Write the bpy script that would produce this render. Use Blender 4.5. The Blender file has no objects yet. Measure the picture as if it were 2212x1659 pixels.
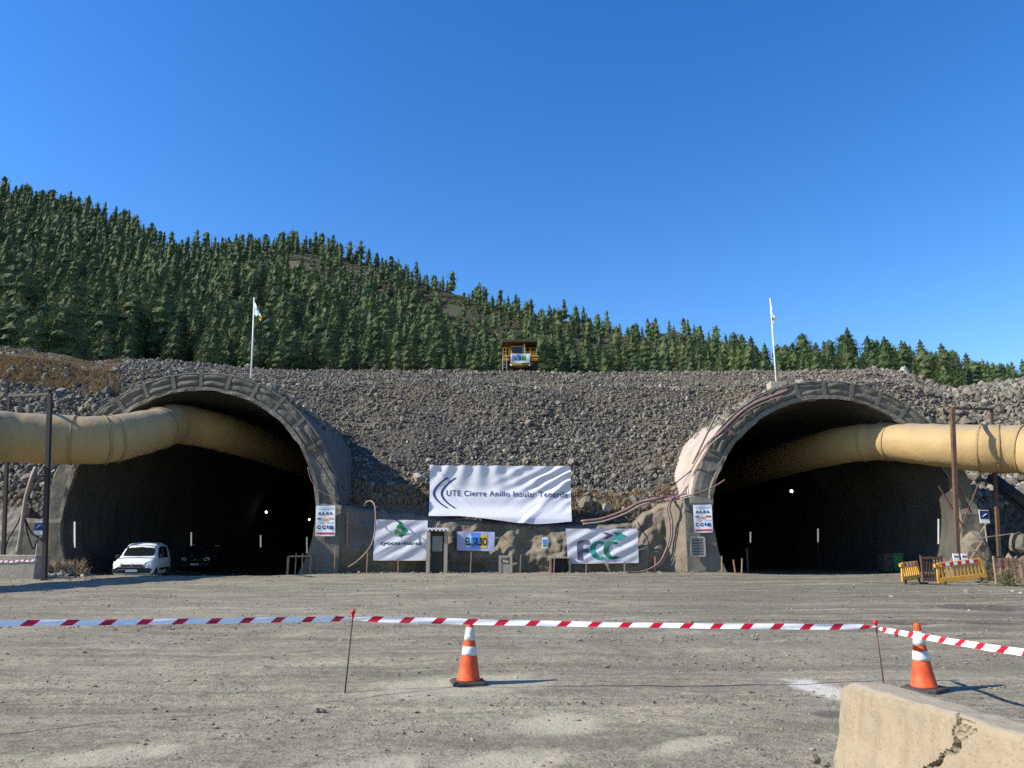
import bpy, math, random
import numpy as np
from mathutils import Vector, Matrix
random.seed(7); rng = np.random.default_rng(7)
R = math.radians
C = bpy.context.scene.collection
scene = bpy.context.scene

# ------------------------------------------------------------------ camera, sky, sun, exposure
F, CX, CY, HZ, CAMZ = 1640.0, 1106.0, 829.5, 1185.0, 1.6
PITCH = math.atan((HZ - CY) / F)
cam = bpy.data.cameras.new('camera'); cam.sensor_width = 36; cam.lens = 36 * F / 2212
cam.clip_start = 0.05; cam.clip_end = 5000
co = bpy.data.objects.new('camera', cam); C.objects.link(co)
co.location = (0, 0, CAMZ); co.rotation_euler = (math.pi / 2 + PITCH, 0, 0)
scene.camera = co
SUN_EL, SUN_AZ = R(34), R(12)           # AZ: how far behind the camera plane the sun stands (left side)
sd = Vector((-math.cos(SUN_AZ) * math.cos(SUN_EL), -math.sin(SUN_AZ) * math.cos(SUN_EL), math.sin(SUN_EL)))
sl = bpy.data.lights.new('sun', 'SUN'); sl.energy = 5.0; sl.angle = R(0.53); sl.color = (1.0, 0.93, 0.78)
so = bpy.data.objects.new('sun', sl); C.objects.link(so); so.location = (-40, -20, 60)
so.rotation_euler = sd.to_track_quat('Z', 'Y').to_euler()
w = bpy.data.worlds.new('World'); scene.world = w; w.use_nodes = True
nt = w.node_tree; bg = nt.nodes['Background']
sky = nt.nodes.new('ShaderNodeTexSky'); sky.sky_type = 'NISHITA'; sky.sun_disc = False
sky.sun_elevation = SUN_EL; sky.sun_rotation = math.atan2(sd.x, sd.y)
sky.altitude = 900; sky.air_density = 1.15; sky.dust_density = 0.4; sky.ozone_density = 2.5
hs = nt.nodes.new('ShaderNodeHueSaturation'); hs.inputs['Saturation'].default_value = 1.36; hs.inputs['Value'].default_value = 1.22; hs.inputs['Hue'].default_value = 0.510
nt.links.new(sky.outputs[0], hs.inputs['Color']); nt.links.new(hs.outputs[0], bg.inputs['Color'])
bg.inputs['Strength'].default_value = 0.115
scene.view_settings.view_transform = 'Standard'; scene.view_settings.look = 'None'
scene.view_settings.exposure = 0.7; scene.view_settings.gamma = 1.0
scene.render.engine = 'CYCLES'; scene.cycles.use_denoising = False; scene.cycles.sample_clamp_indirect = 1.2; scene.cycles.caustics_reflective = False; scene.cycles.caustics_refractive = False
scene.cycles.max_bounces = 6; scene.cycles.diffuse_bounces = 3; scene.cycles.transparent_max_bounces = 8

# ------------------------------------------------------------------ geometry helpers
CP, SP = math.cos(PITCH), math.sin(PITCH)
def at(px, py, Y):
    """point of the world seen at (px, py) of the 2212 x 1659 photo, at distance Y in front of the camera"""
    a = (px - CX) / F; b = (CY - py) / F
    dy = CP - b * SP; dz = SP + b * CP
    s = Y / dy
    return Vector((a * s, Y, CAMZ + dz * s))
def px_of(x, y, z):
    zc = y * CP + (z - CAMZ) * SP; yc = (z - CAMZ) * CP - y * SP
    return CX + F * x / zc, CY - F * yc / zc
def ppm(Y, py=1000):
    return (at(1106 + 100, py, Y).x) / 100.0       # metres per photo pixel
def _hash(ix, iy, iz, seed):
    h = (ix.astype(np.int64) * 374761393 + iy.astype(np.int64) * 668265263 + iz.astype(np.int64) * 2147483647 + seed * 144665) & 0xffffffff
    h = ((h ^ (h >> 13)) * 1274126177) & 0xffffffff
    h = ((h ^ (h >> 16)) * 2246822519) & 0xffffffff
    return ((h ^ (h >> 15)) & 0xffff) / 65535.0
def vnoise(x, y, z=0.0, seed=0):
    x, y, z = np.broadcast_arrays(np.asarray(x, float), np.asarray(y, float), np.asarray(z, float))
    x0, y0, z0 = np.floor(x), np.floor(y), np.floor(z)
    fx, fy, fz = x - x0, y - y0, z - z0
    fx, fy, fz = [f * f * (3 - 2 * f) for f in (fx, fy, fz)]
    r = 0
    for dx in (0, 1):
        for dy in (0, 1):
            for dz in (0, 1):
                r = r + _hash(x0 + dx, y0 + dy, z0 + dz, seed) * (fx if dx else 1 - fx) * (fy if dy else 1 - fy) * (fz if dz else 1 - fz)
    return r * 2 - 1
def fbm(x, y, z=0.0, seed=0, oct=4):
    s, a, f = 0, 1.0, 1.0
    for k in range(oct):
        s = s + a * vnoise(np.asarray(x) * f, np.asarray(y) * f, np.asarray(z) * f, seed + k * 17); a *= .5; f *= 2.03
    return s

def props(o, label=None, cat=None, group=None, kind=None):
    if label: o['label'] = label
    if cat: o['category'] = cat
    if group: o['group'] = group
    if kind: o['kind'] = kind
    return o
def worldloc(o):
    v = Vector((0, 0, 0))
    while o is not None: v = v + o.location; o = o.parent
    return v
def empty(name, loc, label, cat, group=None, rz=0):
    o = bpy.data.objects.new(name, None); C.objects.link(o); o.location = loc; o.rotation_euler = (0, 0, rz)
    o.empty_display_size = .3
    return props(o, label, cat, group)
class MB:
    def __init__(s): s.v = []; s.f = []; s.mi = []; s.cur = 0
    def add(s, vs, fs):
        n = len(s.v); s.v += [tuple(v) for v in vs]; s.f += [tuple(i + n for i in f) for f in fs]; s.mi += [s.cur] * len(fs); return s
    def box(s, c, d, rot=None, taper=1.0):
        x, y, z = d[0] / 2, d[1] / 2, d[2] / 2
        vs = [Vector((i * x * (taper if k > 0 else 1), j * y * (taper if k > 0 else 1), k * z)) for k in (-1, 1) for j in (-1, 1) for i in (-1, 1)]
        if rot is not None: vs = [rot @ v for v in vs]
        vs = [v + Vector(c) for v in vs]
        return s.add(vs, [(0, 2, 3, 1), (4, 5, 7, 6), (0, 1, 5, 4), (2, 6, 7, 3), (0, 4, 6, 2), (1, 3, 7, 5)])
    def bar(s, a, b, w, h=None):
        a, b = Vector(a), Vector(b); h = h or w
        q = (b - a).to_track_quat('Z', 'Y').to_matrix()
        return s.box((a + b) / 2, (w, h, (b - a).length), q)
    def tube(s, pts, r, n=8, cap=True, wob=0.0):
        pts = [Vector(p) for p in pts]; m = len(pts); rs = r if isinstance(r, (list, tuple, np.ndarray)) else [r] * m
        vs, fs = [], []; prev = None
        for i, p in enumerate(pts):
            t = (pts[min(i + 1, m - 1)] - pts[max(i - 1, 0)]).normalized()
            if prev is None:
                u = t.orthogonal().normalized()
            else:
                u = (prev - t * prev.dot(t)).normalized()
            prev = u; v = t.cross(u)
            for k in range(n):
                a = 2 * math.pi * k / n
                vs.append(p + (u * math.cos(a) + v * math.sin(a)) * (rs[i] * (1 + random.uniform(-wob, wob))))
        for i in range(m - 1):
            for k in range(n):
                fs.append((i * n + k, i * n + (k + 1) % n, (i + 1) * n + (k + 1) % n, (i + 1) * n + k))
        if cap: fs.append(tuple(range(n - 1, -1, -1))); fs.append(tuple((m - 1) * n + k for k in range(n)))
        return s.add(vs, fs)
    def lathe(s, prof, c=(0, 0, 0), n=24, axis='z'):
        vs, fs = [], []
        for (r, z) in prof:
            for k in range(n):
                a = 2 * math.pi * k / n
                p = (r * math.cos(a), r * math.sin(a), z)
                if axis == 'x': p = (z, p[0], p[1])
                if axis == 'y': p = (p[0], z, p[1])
                vs.append(Vector(p) + Vector(c))
        for i in range(len(prof) - 1):
            for k in range(n): fs.append((i * n + k, i * n + (k + 1) % n, (i + 1) * n + (k + 1) % n, (i + 1) * n + k))
        fs.append(tuple(range(n - 1, -1, -1))); fs.append(tuple((len(prof) - 1) * n + k for k in range(n)))
        return s.add(vs, fs)
    def grid(s, P, closed=False):
        """P: array (rows, cols, 3)"""
        a, b = len(P), len(P[0]); vs = [tuple(q) for row in P for q in row]
        fs = [(i * b + j, i * b + (j + 1) % b, (i + 1) * b + (j + 1) % b, (i + 1) * b + j) for i in range(a - 1) for j in range(b if closed else b - 1)]
        return s.add(vs, fs)
    def prism(s, outline, off):
        """closed planar outline (list of points) pushed by vector off"""
        n = len(outline); o = [Vector(p) for p in outline]; off = Vector(off)
        return s.add(o + [p + off for p in o], [tuple(range(n)), tuple(range(2 * n - 1, n - 1, -1))] + [(i, i + n, (i + 1) % n + n, (i + 1) % n) for i in range(n)])
    def build(s, name, mat, parent=None, smooth=False, bevel=0.0, loc=None, local=False):
        me = bpy.data.meshes.new(name); o = bpy.data.objects.new(name, me); C.objects.link(o)
        off = Vector((0, 0, 0))
        if parent is not None:
            o.parent = parent
            if not local: off = worldloc(parent)
        elif loc is not None:
            o.location = loc; off = Vector((0, 0, 0)) if local else Vector(loc)
        me.from_pydata([tuple(Vector(v) - off) for v in s.v], [], s.f); me.validate()
        mats = mat if isinstance(mat, (list, tuple)) else [mat]
        for m in mats: me.materials.append(m)
        if len(mats) > 1 and len(me.polygons) == len(s.mi): me.polygons.foreach_set('material_index', s.mi)
        if smooth: me.polygons.foreach_set('use_smooth', [True] * len(me.polygons))
        if bevel:
            b = o.modifiers.new('bevel', 'BEVEL'); b.width = bevel; b.segments = 2; b.limit_method = 'ANGLE'
        return o
def np_mesh(name, V, Fc, mat, smooth=False, loc=None, parent=None):
    """V (n,3), Fc (m,k) with k = 3 or 4"""
    me = bpy.data.meshes.new(name); V = np.asarray(V, np.float32); Fc = np.asarray(Fc, np.int32); k = Fc.shape[1]
    me.vertices.add(len(V)); me.vertices.foreach_set('co', V.ravel())
    me.loops.add(Fc.size); me.loops.foreach_set('vertex_index', Fc.ravel())
    me.polygons.add(len(Fc)); me.polygons.foreach_set('loop_start', np.arange(0, Fc.size, k, dtype=np.int32))
    me.polygons.foreach_set('use_smooth', np.full(len(Fc), smooth))
    me.update(calc_edges=True); me.validate()
    for m in (mat if isinstance(mat, (list, tuple)) else [mat]): me.materials.append(m)
    o = bpy.data.objects.new(name, me); C.objects.link(o)
    if loc is not None: o.location = loc
    if parent is not None: o.parent = parent
    return o
def copy_thing(root, loc, rz, scale=1.0):
    r = root.copy(); C.objects.link(r); r.location = loc; r.rotation_euler = (0, 0, rz); r.scale = (scale,) * 3
    for ch in list(root.children):
        c = ch.copy(); C.objects.link(c); c.parent = r
        for g in list(ch.children):
            d = g.copy(); C.objects.link(d); d.parent = c
    return r
def catmull(pts, n=8):
    P = [np.array(p, float) for p in pts]; P = [2 * P[0] - P[1]] + P + [2 * P[-1] - P[-2]]; out = []
    for i in range(1, len(P) - 2):
        for k in range(n):
            t = k / n; a, b, c, d = P[i - 1:i + 3]
            out.append(.5 * (2 * b + (c - a) * t + (2 * a - 5 * b + 4 * c - d) * t * t + (3 * b - a - 3 * c + d) * t ** 3))
    out.append(P[-2]); return [Vector(p) for p in out]

# ------------------------------------------------------------------ material helpers
def newmat(name, col, rough=.8, metal=0.0, spec=.3):
    m = bpy.data.materials.new(name); m.use_nodes = True; b = m.node_tree.nodes['Principled BSDF']
    b.inputs['Base Color'].default_value = (*col, 1); b.inputs['Roughness'].default_value = rough; b.inputs['Metallic'].default_value = metal
    b.inputs['Specular IOR Level'].default_value = spec
    return m
class NB:
    """small node builder"""
    def __init__(s, m): s.m = m; s.t = m.node_tree; s.b = s.t.nodes['Principled BSDF']
    def n(s, typ, **kw):
        o = s.t.nodes.new(typ)
        for k, v in kw.items():
            if k.startswith('_'): setattr(o, k[1:], v)
            else: o.inputs[k.replace('__', ' ')].default_value = v
        return o
    def l(s, a, b): s.t.links.new(a, b)
    def coord(s, scale=(1, 1, 1), rot=(0, 0, 0), kind='Object'):
        tc = s.n('ShaderNodeTexCoord'); mp = s.n('ShaderNodeMapping'); mp.inputs['Scale'].default_value = scale; mp.inputs['Rotation'].default_value = rot
        s.l(tc.outputs[kind], mp.inputs[0]); return mp.outputs[0]
    def pos(s, scale=(1, 1, 1), rot=(0, 0, 0)):
        g = s.n('ShaderNodeNewGeometry'); mp = s.n('ShaderNodeMapping'); mp.inputs['Scale'].default_value = scale; mp.inputs['Rotation'].default_value = rot
        s.l(g.outputs['Position'], mp.inputs[0]); return mp.outputs[0]
    def noise(s, vec, scale, detail=4, rough=.55, dist=0):
        o = s.n('ShaderNodeTexNoise'); o.inputs['Scale'].default_value = scale; o.inputs['Detail'].default_value = detail; o.inputs['Roughness'].default_value = rough; o.inputs['Distortion'].default_value = dist
        s.l(vec, o.inputs['Vector']); return o.outputs['Fac']
    def voro(s, vec, scale, feature='F1', out='Distance'):
        o = s.n('ShaderNodeTexVoronoi'); o.feature = feature; o.inputs['Scale'].default_value = scale; s.l(vec, o.inputs['Vector']); return o.outputs[out]
    def ramp(s, fac, stops):
        o = s.n('ShaderNodeValToRGB'); e = o.color_ramp.elements
        while len(e) < len(stops): e.new(.5)
        for i, (p, c) in enumerate(stops):
            e[i].position = p; e[i].color = (c, c, c, 1) if isinstance(c, (int, float)) else (*c, 1)
        s.l(fac, o.inputs[0]); return o.outputs[0]
    def mix(s, fac, a, b, mode='MIX'):
        o = s.n('ShaderNodeMix', _data_type='RGBA', _blend_type=mode)
        for inp, v in ((o.inputs[0], fac), (o.inputs[6], a), (o.inputs[7], b)):
            if isinstance(v, (int, float)): inp.default_value = v
            elif isinstance(v, tuple): inp.default_value = (*v, 1)
            else: s.l(v, inp)
        return o.outputs[2]
    def math(s, op, a, b=0.0):
        o = s.n('ShaderNodeMath', _operation=op)
        for inp, v in ((o.inputs[0], a), (o.inputs[1], b)):
            if isinstance(v, (int, float)): inp.default_value = v
            else: s.l(v, inp)
        return o.outputs[0]
    def bump(s, h, strength=.5, dist=.02):
        o = s.n('ShaderNodeBump'); o.inputs['Strength'].default_value = strength; o.inputs['Distance'].default_value = dist
        s.l(h, o.inputs['Height']); s.l(o.outputs[0], s.b.inputs['Normal'])
    def col(s, c): s.l(c, s.b.inputs['Base Color'])
def mottled(name, c1, c2, scale=2.0, rough=.85, bump=.3, bscale=12, bdist=.02, c3=None, metal=0.0, spec=.25):
    m = newmat(name, c1, rough, metal, spec); q = NB(m); p = q.pos()
    f = q.ramp(q.noise(p, scale, 6, .6), [(.33, 0.0), (.68, 1.0)])
    c = q.mix(f, c1, c2)
    if c3 is not None: c = q.mix(q.ramp(q.noise(p, scale * 5.3, 4, .7), [(.56, 0.0), (.7, .8)]), c, c3)
    q.col(c)
    if bump: q.bump(q.noise(p, bscale, 5, .65), bump, bdist)
    return m
def plain(name, c, rough=.6, metal=0.0, spec=.3, vary=.12, scale=6.0):
    m = newmat(name, c, rough, metal, spec); q = NB(m)
    d = tuple(max(0, v * (1 - vary * 2)) for v in c)
    q.col(q.mix(q.ramp(q.noise(q.pos(), scale, 5, .65), [(.35, 0.0), (.7, 1.0)]), c, d)); return m
M = {}
# ground: compacted dusty gravel
m = newmat('gravel_dirt', (.3, .27, .23), .95, 0, .1); q = NB(m); p = q.pos()
base = q.mix(q.ramp(q.noise(p, .35, 5, .6, .4), [(.35, 0.0), (.66, 1.0)]), (.225, .198, .145), (.34, .300, .222))
st = q.noise(q.pos((.10, 1.5, 1), (0, 0, R(-9))), 1.3, 5, .65, .6)
base = q.mix(q.ramp(st, [(.42, .75), (.56, 0.0)]), base, (.165, .147, .105))
base = q.mix(q.ramp(q.noise(q.pos((.35, 1, 1), (0, 0, R(24))), .9, 4, .6, 1.0), [(.52, 0.0), (.70, .85)]), base, (.40, .355, .25))
g = q.noise(p, 38, 3, .75)
base = q.mix(q.ramp(g, [(.36, .85), (.5, 0.0)]), base, (.10, .09, .08))
base = q.mix(q.ramp(g, [(.58, 0.0), (.70, .5)]), base, (.40, .358, .265))
g2 = q.noise(p, 9, 5, .8)
base = q.mix(q.ramp(g2, [(.38, .7), (.5, 0.0)]), base, (.125, .113, .09)); base = q.mix(q.ramp(g2, [(.55, 0.0), (.68, .45)]), base, (.36, .327, .245))
trk = q.noise(q.pos((.07, 2.6, 1), (0, 0, R(27))), 1.0, 4, .6, .3); sxg = q.n('ShaderNodeSeparateXYZ'); gg = q.n('ShaderNodeNewGeometry'); q.l(gg.outputs['Position'], sxg.inputs[0])
tmask = q.math('MULTIPLY', q.ramp(trk, [(.42, 1.0), (.56, 0.0)]), q.math('MULTIPLY', q.ramp(q.math('DIVIDE', sxg.outputs['X'], 14.0), [(.1, 0.0), (.4, .9)]), q.ramp(q.math('DIVIDE', sxg.outputs['Y'], 40.0), [(.25, 0.0), (.4, 1.0)])))
base = q.mix(tmask, base, (.13, .118, .092))
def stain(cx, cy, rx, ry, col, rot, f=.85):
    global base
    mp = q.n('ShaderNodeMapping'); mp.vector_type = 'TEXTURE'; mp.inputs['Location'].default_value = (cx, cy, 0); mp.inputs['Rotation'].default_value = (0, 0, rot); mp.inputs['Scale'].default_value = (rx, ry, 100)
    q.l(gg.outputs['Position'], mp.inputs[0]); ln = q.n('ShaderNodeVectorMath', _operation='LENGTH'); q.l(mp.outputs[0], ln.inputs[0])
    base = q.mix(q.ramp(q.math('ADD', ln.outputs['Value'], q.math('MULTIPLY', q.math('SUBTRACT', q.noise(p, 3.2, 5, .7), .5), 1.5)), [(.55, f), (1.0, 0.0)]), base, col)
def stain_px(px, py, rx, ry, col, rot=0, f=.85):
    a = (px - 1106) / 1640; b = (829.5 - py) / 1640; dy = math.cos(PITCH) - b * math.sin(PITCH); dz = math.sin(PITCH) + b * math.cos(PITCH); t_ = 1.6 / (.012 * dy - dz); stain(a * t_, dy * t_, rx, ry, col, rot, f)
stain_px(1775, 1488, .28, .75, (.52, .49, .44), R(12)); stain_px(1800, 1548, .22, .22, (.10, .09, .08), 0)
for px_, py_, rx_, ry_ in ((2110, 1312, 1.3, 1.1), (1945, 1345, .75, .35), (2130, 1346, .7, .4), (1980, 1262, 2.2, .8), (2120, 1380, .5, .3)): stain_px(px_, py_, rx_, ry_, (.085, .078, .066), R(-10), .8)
for px_, py_, rx_, ry_ in ((1090, 1640, .55, .45), (820, 1650, .5, .3), (1200, 1560, .5, .4), (1000, 1480, 1.2, .8), (250, 1640, .6, .3), (1500, 1610, .5, .2)): stain_px(px_, py_, rx_, ry_, (.42, .38, .285), R(30), .6)
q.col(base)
q.bump(q.math('ADD', q.math('MULTIPLY', g, .5), q.math('ADD', q.noise(p, 6, 5, .7), st)), .7, .03)
M['ground'] = m
# rubble: per-stone greys
m = newmat('basalt_rubble', (.2, .19, .18), .9, 0, .15); q = NB(m); gi = q.n('ShaderNodeNewGeometry')
c = q.ramp(gi.outputs['Random Per Island'], [(0.0, (.056, .049, .042)), (.3, (.115, .104, .088)), (.65, (.19, .17, .138)), (.9, (.275, .243, .19)), (1.0, (.35, .32, .26))])
c = q.mix(q.ramp(q.noise(q.pos(), .16, 4, .6), [(.47, 0.0), (.62, .65)]), c, (.165, .135, .09))
c = q.mix(q.ramp(q.noise(q.pos(), 9, 4, .7), [(.4, .5), (.6, 0.0)]), c, (.12, .115, .11))
q.col(c); q.bump(q.noise(q.pos(), 14, 4, .7), .5, .03); M['rubble'] = m
m = newmat('rubble_bed', (.16, .15, .14), .95, 0, .1); q = NB(m); p = q.pos()
c = q.mix(q.ramp(q.noise(p, 3.5, 5, .75), [(.4, 0.0), (.62, 1.0)]), (.035, .034, .033), (.12, .108, .09))  # near-black tones paint the shade between the stones into the bed
c = q.mix(q.ramp(q.noise(p, .16, 4, .6), [(.48, 0.0), (.62, .7)]), c, (.15, .125, .09))
q.col(c); q.bump(q.voro(p, 4.5), .9, .15); M['rubble_bed'] = m
M['pebble'] = m = newmat('pebbles', (.3, .28, .24), .9, 0, .15); q = NB(m); gi = q.n('ShaderNodeNewGeometry')
q.col(q.ramp(gi.outputs['Random Per Island'], [(0.0, (.07, .066, .06)), (.35, (.17, .152, .118)), (.85, (.25, .222, .165)), (1.0, (.36, .32, .245))]))
# hillside earth
m = newmat('hill_earth', (.12, .09, .06), .95, 0, .1); q = NB(m); p = q.pos()
c = q.mix(q.ramp(q.noise(p, .03, 6, .65), [(.4, 0.0), (.62, 1.0)]), (.075, .075, .045), (.15, .112, .08))
c = q.mix(q.ramp(q.noise(p, .5, 5, .7), [(.42, .8), (.6, 0.0)]), c, (.05, .06, .035))
q.col(c); q.bump(q.noise(p, .6, 5, .7), .8, .6); M['hill'] = m
def foliage(name, a, b, scale, c=None):
    m = newmat(name, a, .75, 0, .2); q = NB(m); p = q.pos()
    x = q.mix(q.ramp(q.noise(p, scale * 1.4, 2, .6), [(.41, 0.0), (.59, 1.0)]), a, b)
    x = q.mix(q.ramp(q.noise(p, 1.1, 3, .7), [(.42, .6), (.58, 0.0)]), x, tuple(v * .62 for v in a))
    if c: x = q.mix(q.ramp(q.noise(p, scale * .37, 3, .5), [(.58, 0.0), (.7, .8)]), x, c)
    q.col(x)
    b_ = q.b; tr = q.n('ShaderNodeBsdfTranslucent'); q.l(x, tr.inputs['Color']); ms = q.n('ShaderNodeMixShader'); ms.inputs[0].default_value = .25
    q.l(b_.outputs[0], ms.inputs[1]); q.l(tr.outputs[0], ms.inputs[2]); q.l(ms.outputs[0], q.t.nodes['Material Output'].inputs[0])
    return m
M['pine'] = foliage('pine_needles', (.066, .108, .050), (.118, .162, .064), .13, (.165, .192, .082))
M['bush'] = foliage('hill_shrub', (.17, .18, .105), (.23, .225, .14), .2)
M['weed'] = foliage('weeds', (.10, .12, .06), (.16, .15, .08), 3)
M['bark'] = mottled('bark', (.10, .07, .05), (.06, .045, .035), 3)
M['straw'] = mottled('dry_grass', (.36, .26, .14), (.24, .16, .09), .8, bump=0)
# concretes and structures
def concrete(name, a, b, streak=(.1, .095, .085), sc=.8, sfac=.7, bump=.5, bd=.03):
    m = newmat(name, a, .9, 0, .15); q = NB(m); p = q.pos()
    c = q.mix(q.ramp(q.noise(p, sc, 6, .65), [(.34, 0.0), (.66, 1.0)]), a, b)
    c = q.mix(q.ramp(q.noise(q.pos((1.6, 1.6, .18)), 1.2, 5, .7), [(.52, 0.0), (.7, sfac)]), c, streak)
    c = q.mix(q.ramp(q.noise(p, 7, 4, .8), [(.40, .45), (.52, 0.0)]), c, tuple(v * .65 for v in a))
    q.col(c); q.bump(q.noise(p, 5, 7, .7), bump, bd); return m
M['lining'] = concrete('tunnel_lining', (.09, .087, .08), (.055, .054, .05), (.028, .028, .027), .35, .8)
M['portal'] = concrete('portal_concrete', (.20, .187, .16), (.145, .137, .12), (.075, .07, .06), 1.3, .8, .9, .06)
M['portal_pale'] = concrete('pale_shotcrete', (.42, .365, .32), (.33, .29, .25), (.22, .19, .165), .7, .6)
M['panel'] = concrete('sprayed_panels', (.15, .142, .125), (.105, .10, .09), (.06, .057, .05), 1.6, .8, .9, .06)
M['shotcrete'] = concrete('shotcrete_wall', (.215, .182, .137), (.165, .142, .11), (.105, .09, .07), .9, .75, .8, .08)
M['cheek'] = concrete('side_wall_concrete', (.19, .175, .145), (.14, .13, .11), (.085, .078, .065), 1.1)
M['barrier'] = m = newmat('cream_concrete', (.55, .43, .29), .9, 0, .15); q = NB(m); p = q.pos()
c = q.mix(q.ramp(q.noise(p, 2.6, 7, .7), [(.35, 0.0), (.7, 1.0)]), (.31, .255, .178), (.235, .195, .142))
c = q.mix(q.ramp(q.noise(q.pos((11, 11, 1.0)), 1.0, 5, .65), [(.52, 0.0), (.70, .6)]), c, (.20, .16, .11))
c = q.mix(q.ramp(q.noise(p, 26, 4, .8), [(.36, .55), (.5, 0.0)]), c, (.21, .165, .115))
c = q.mix(q.ramp(q.voro(p, 42), [(.06, .8), (.17, 0.0)]), c, (.13, .105, .08))
c = q.mix(q.ramp(q.noise(q.pos((1, 1, 8), (0, R(20), 0)), 2.2, 5, .7), [(.60, 0.0), (.62, .5), (.64, 0.0)]), c, (.19, .15, .105))
gz = q.n('ShaderNodeNewGeometry'); sx = q.n('ShaderNodeSeparateXYZ'); q.l(gz.outputs['Normal'], sx.inputs[0])
c = q.mix(q.ramp(sx.outputs['Z'], [(.55, 0.0), (.85, .85)]), c, (.31, .268, .205))   # grey-tan tone on the flat top
q.col(c); q.bump(q.math('ADD', q.noise(p, 45, 5, .7), q.math('MULTIPLY', q.ramp(q.voro(p, 42), [(.05, 0.0), (.17, 1.0)]), .6)), .8, .006)
M['block'] = concrete('block_concrete', (.38, .34, .28), (.30, .27, .23), (.2, .18, .15))
M['boulder'] = mottled('pale_boulder', (.42, .37, .30), (.29, .26, .22), 1.5, bump=.8, bscale=5, bdist=.08)
m = newmat('duct_fabric', (.62, .44, .20), .62, 0, .3); q = NB(m); p = q.pos()
c = q.mix(q.ramp(q.noise(p, .9, 5, .6), [(.35, 0.0), (.7, 1.0)]), (.385, .272, .128), (.33, .23, .108))
c = q.mix(q.ramp(q.noise(p, 6, 5, .7), [(.55, 0.0), (.75, .5)]), c, (.26, .19, .10))
gz = q.n('ShaderNodeNewGeometry'); sx = q.n('ShaderNodeSeparateXYZ'); q.l(gz.outputs['Normal'], sx.inputs[0])
c = q.mix(q.ramp(q.math('ADD', sx.outputs['Z'], q.math('MULTIPLY', q.noise(p, 1.2, 4), .5)), [(.85, 0.0), (1.2, .65)]), c, (.27, .225, .165))   # greyer brown towards the upper side
q.col(c); q.bump(q.noise(q.pos((1, 1, 1)), 3.5, 3, .5), .35, .06); M['duct'] = m
M['seam'] = plain('duct_seam', (.32, .23, .11), .7)
M['rust'] = mottled('rusty_steel', (.13, .075, .05), (.075, .05, .04), 3, .8, .3, 20, .01, (.2, .1, .06))
M['darksteel'] = plain('dark_steel', (.05, .042, .04), .6, .3)
M['galv'] = plain('galvanised', (.42, .41, .39), .55, .4)
M['whitepaint'] = plain('white_paint', (.78, .78, .78), .4, vary=.05)
M['banner'] = m = plain('banner_cloth', (.56, .57, .63), .6, vary=.02, scale=1.5)
M['banner_blue'] = plain('lavender_cloth', (.42, .43, .66), .6, vary=.03)
def flat(name, c, rough=.6): return plain(name, c, rough, vary=.03)
M['navy'] = flat('navy_print', (.012, .035, .16)); M['slate'] = flat('slate_print', (.075, .085, .16)); M['black'] = flat('black_print', (.015, .017, .02))
M['green'] = flat('green_print', (.01, .22, .09)); M['teal'] = flat('teal_print', (.02, .24, .20)); M['teal_dark'] = flat('dark_teal_print', (.015, .14, .10)); M['grey_print'] = flat('grey_print', (.10, .10, .15))
M['skyblue'] = flat('blue_print', (.06, .25, .75)); M['yellow_print'] = flat('yellow_print', (.72, .52, .02)); M['lightgreen'] = flat('light_green_print', (.12, .42, .08))
M['orange_print'] = flat('orange_print', (.75, .30, .06)); M['red_print'] = flat('red_print', (.50, .03, .05)); M['paleblue'] = flat('pale_blue_print', (.45, .62, .80)); M['signwhite'] = flat('sign_white', (.72, .74, .78))
M['hose'] = mottled('pink_hose', (.27, .155, .145), (.19, .115, .11), 3, .6, 0); M['palehose'] = mottled('dusty_hose', (.30, .245, .21), (.22, .18, .155), 3, .7, 0)
M['cable'] = plain('black_cable', (.02, .02, .022), .5); M['wood'] = mottled('stake_wood', (.36, .25, .16), (.25, .17, .11), 6, .8, 0); M['redwood'] = mottled('pinkish_stake', (.42, .20, .14), (.32, .15, .10), 6, .8, 0)
M['cone_o'] = plain('cone_orange', (.72, .10, .027), .6, vary=.22, scale=14); M['cone_w'] = plain('cone_white', (.62, .65, .65), .45, vary=.16, scale=18); M['rubber'] = plain('dusty_rubber', (.07, .065, .06), .85, vary=.3)
M['capred'] = plain('red_cap', (.60, .015, .03), .5); M['yellow'] = plain('yellow_plastic', (.66, .34, .05), .5, vary=.08); M['truck_y'] = plain('truck_yellow', (.50, .265, .025), .5, vary=.2)
M['tyre'] = plain('tyre', (.018, .018, .02), .85); M['glass'] = newmat('dark_glass', (.012, .016, .02), .06, 0, .6); M['carwhite'] = newmat('white_car_paint', (.76, .78, .79), .28, 0, .5)
M['cardark'] = newmat('dark_car_paint', (.025, .027, .03), .3, 0, .5); M['blackplastic'] = plain('black_plastic', (.03, .03, .032), .6); M['headlamp'] = newmat('headlamp_glass', (.75, .76, .74), .15, 0, .7)
M['bin'] = plain('green_plastic', (.02, .16, .06), .5); M['fence_mesh'] = plain('orange_fence', (.42, .24, .14), .8, vary=.2)
def tapemat():
    m = newmat('barrier_tape', (.8, .8, .82), .35, 0, .4); q = NB(m)
    uv = q.n('ShaderNodeUVMap'); sx = q.n('ShaderNodeSeparateXYZ'); q.l(uv.outputs[0], sx.inputs[0])
    f = q.math('FRACT', q.math('SUBTRACT', sx.outputs['X'], q.math('MULTIPLY', sx.outputs['Y'], .20)))
    q.col(q.mix(q.math('LESS_THAN', f, .33), (.86, .86, .88), (.52, .008, .028))); return m
M['tape'] = tapemat()
def lampmat(name, c, e):
    m = newmat(name, c, .4); b = m.node_tree.nodes['Principled BSDF']; b.inputs['Emission Color'].default_value = (*c, 1); b.inputs['Emission Strength'].default_value = e; return m
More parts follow.
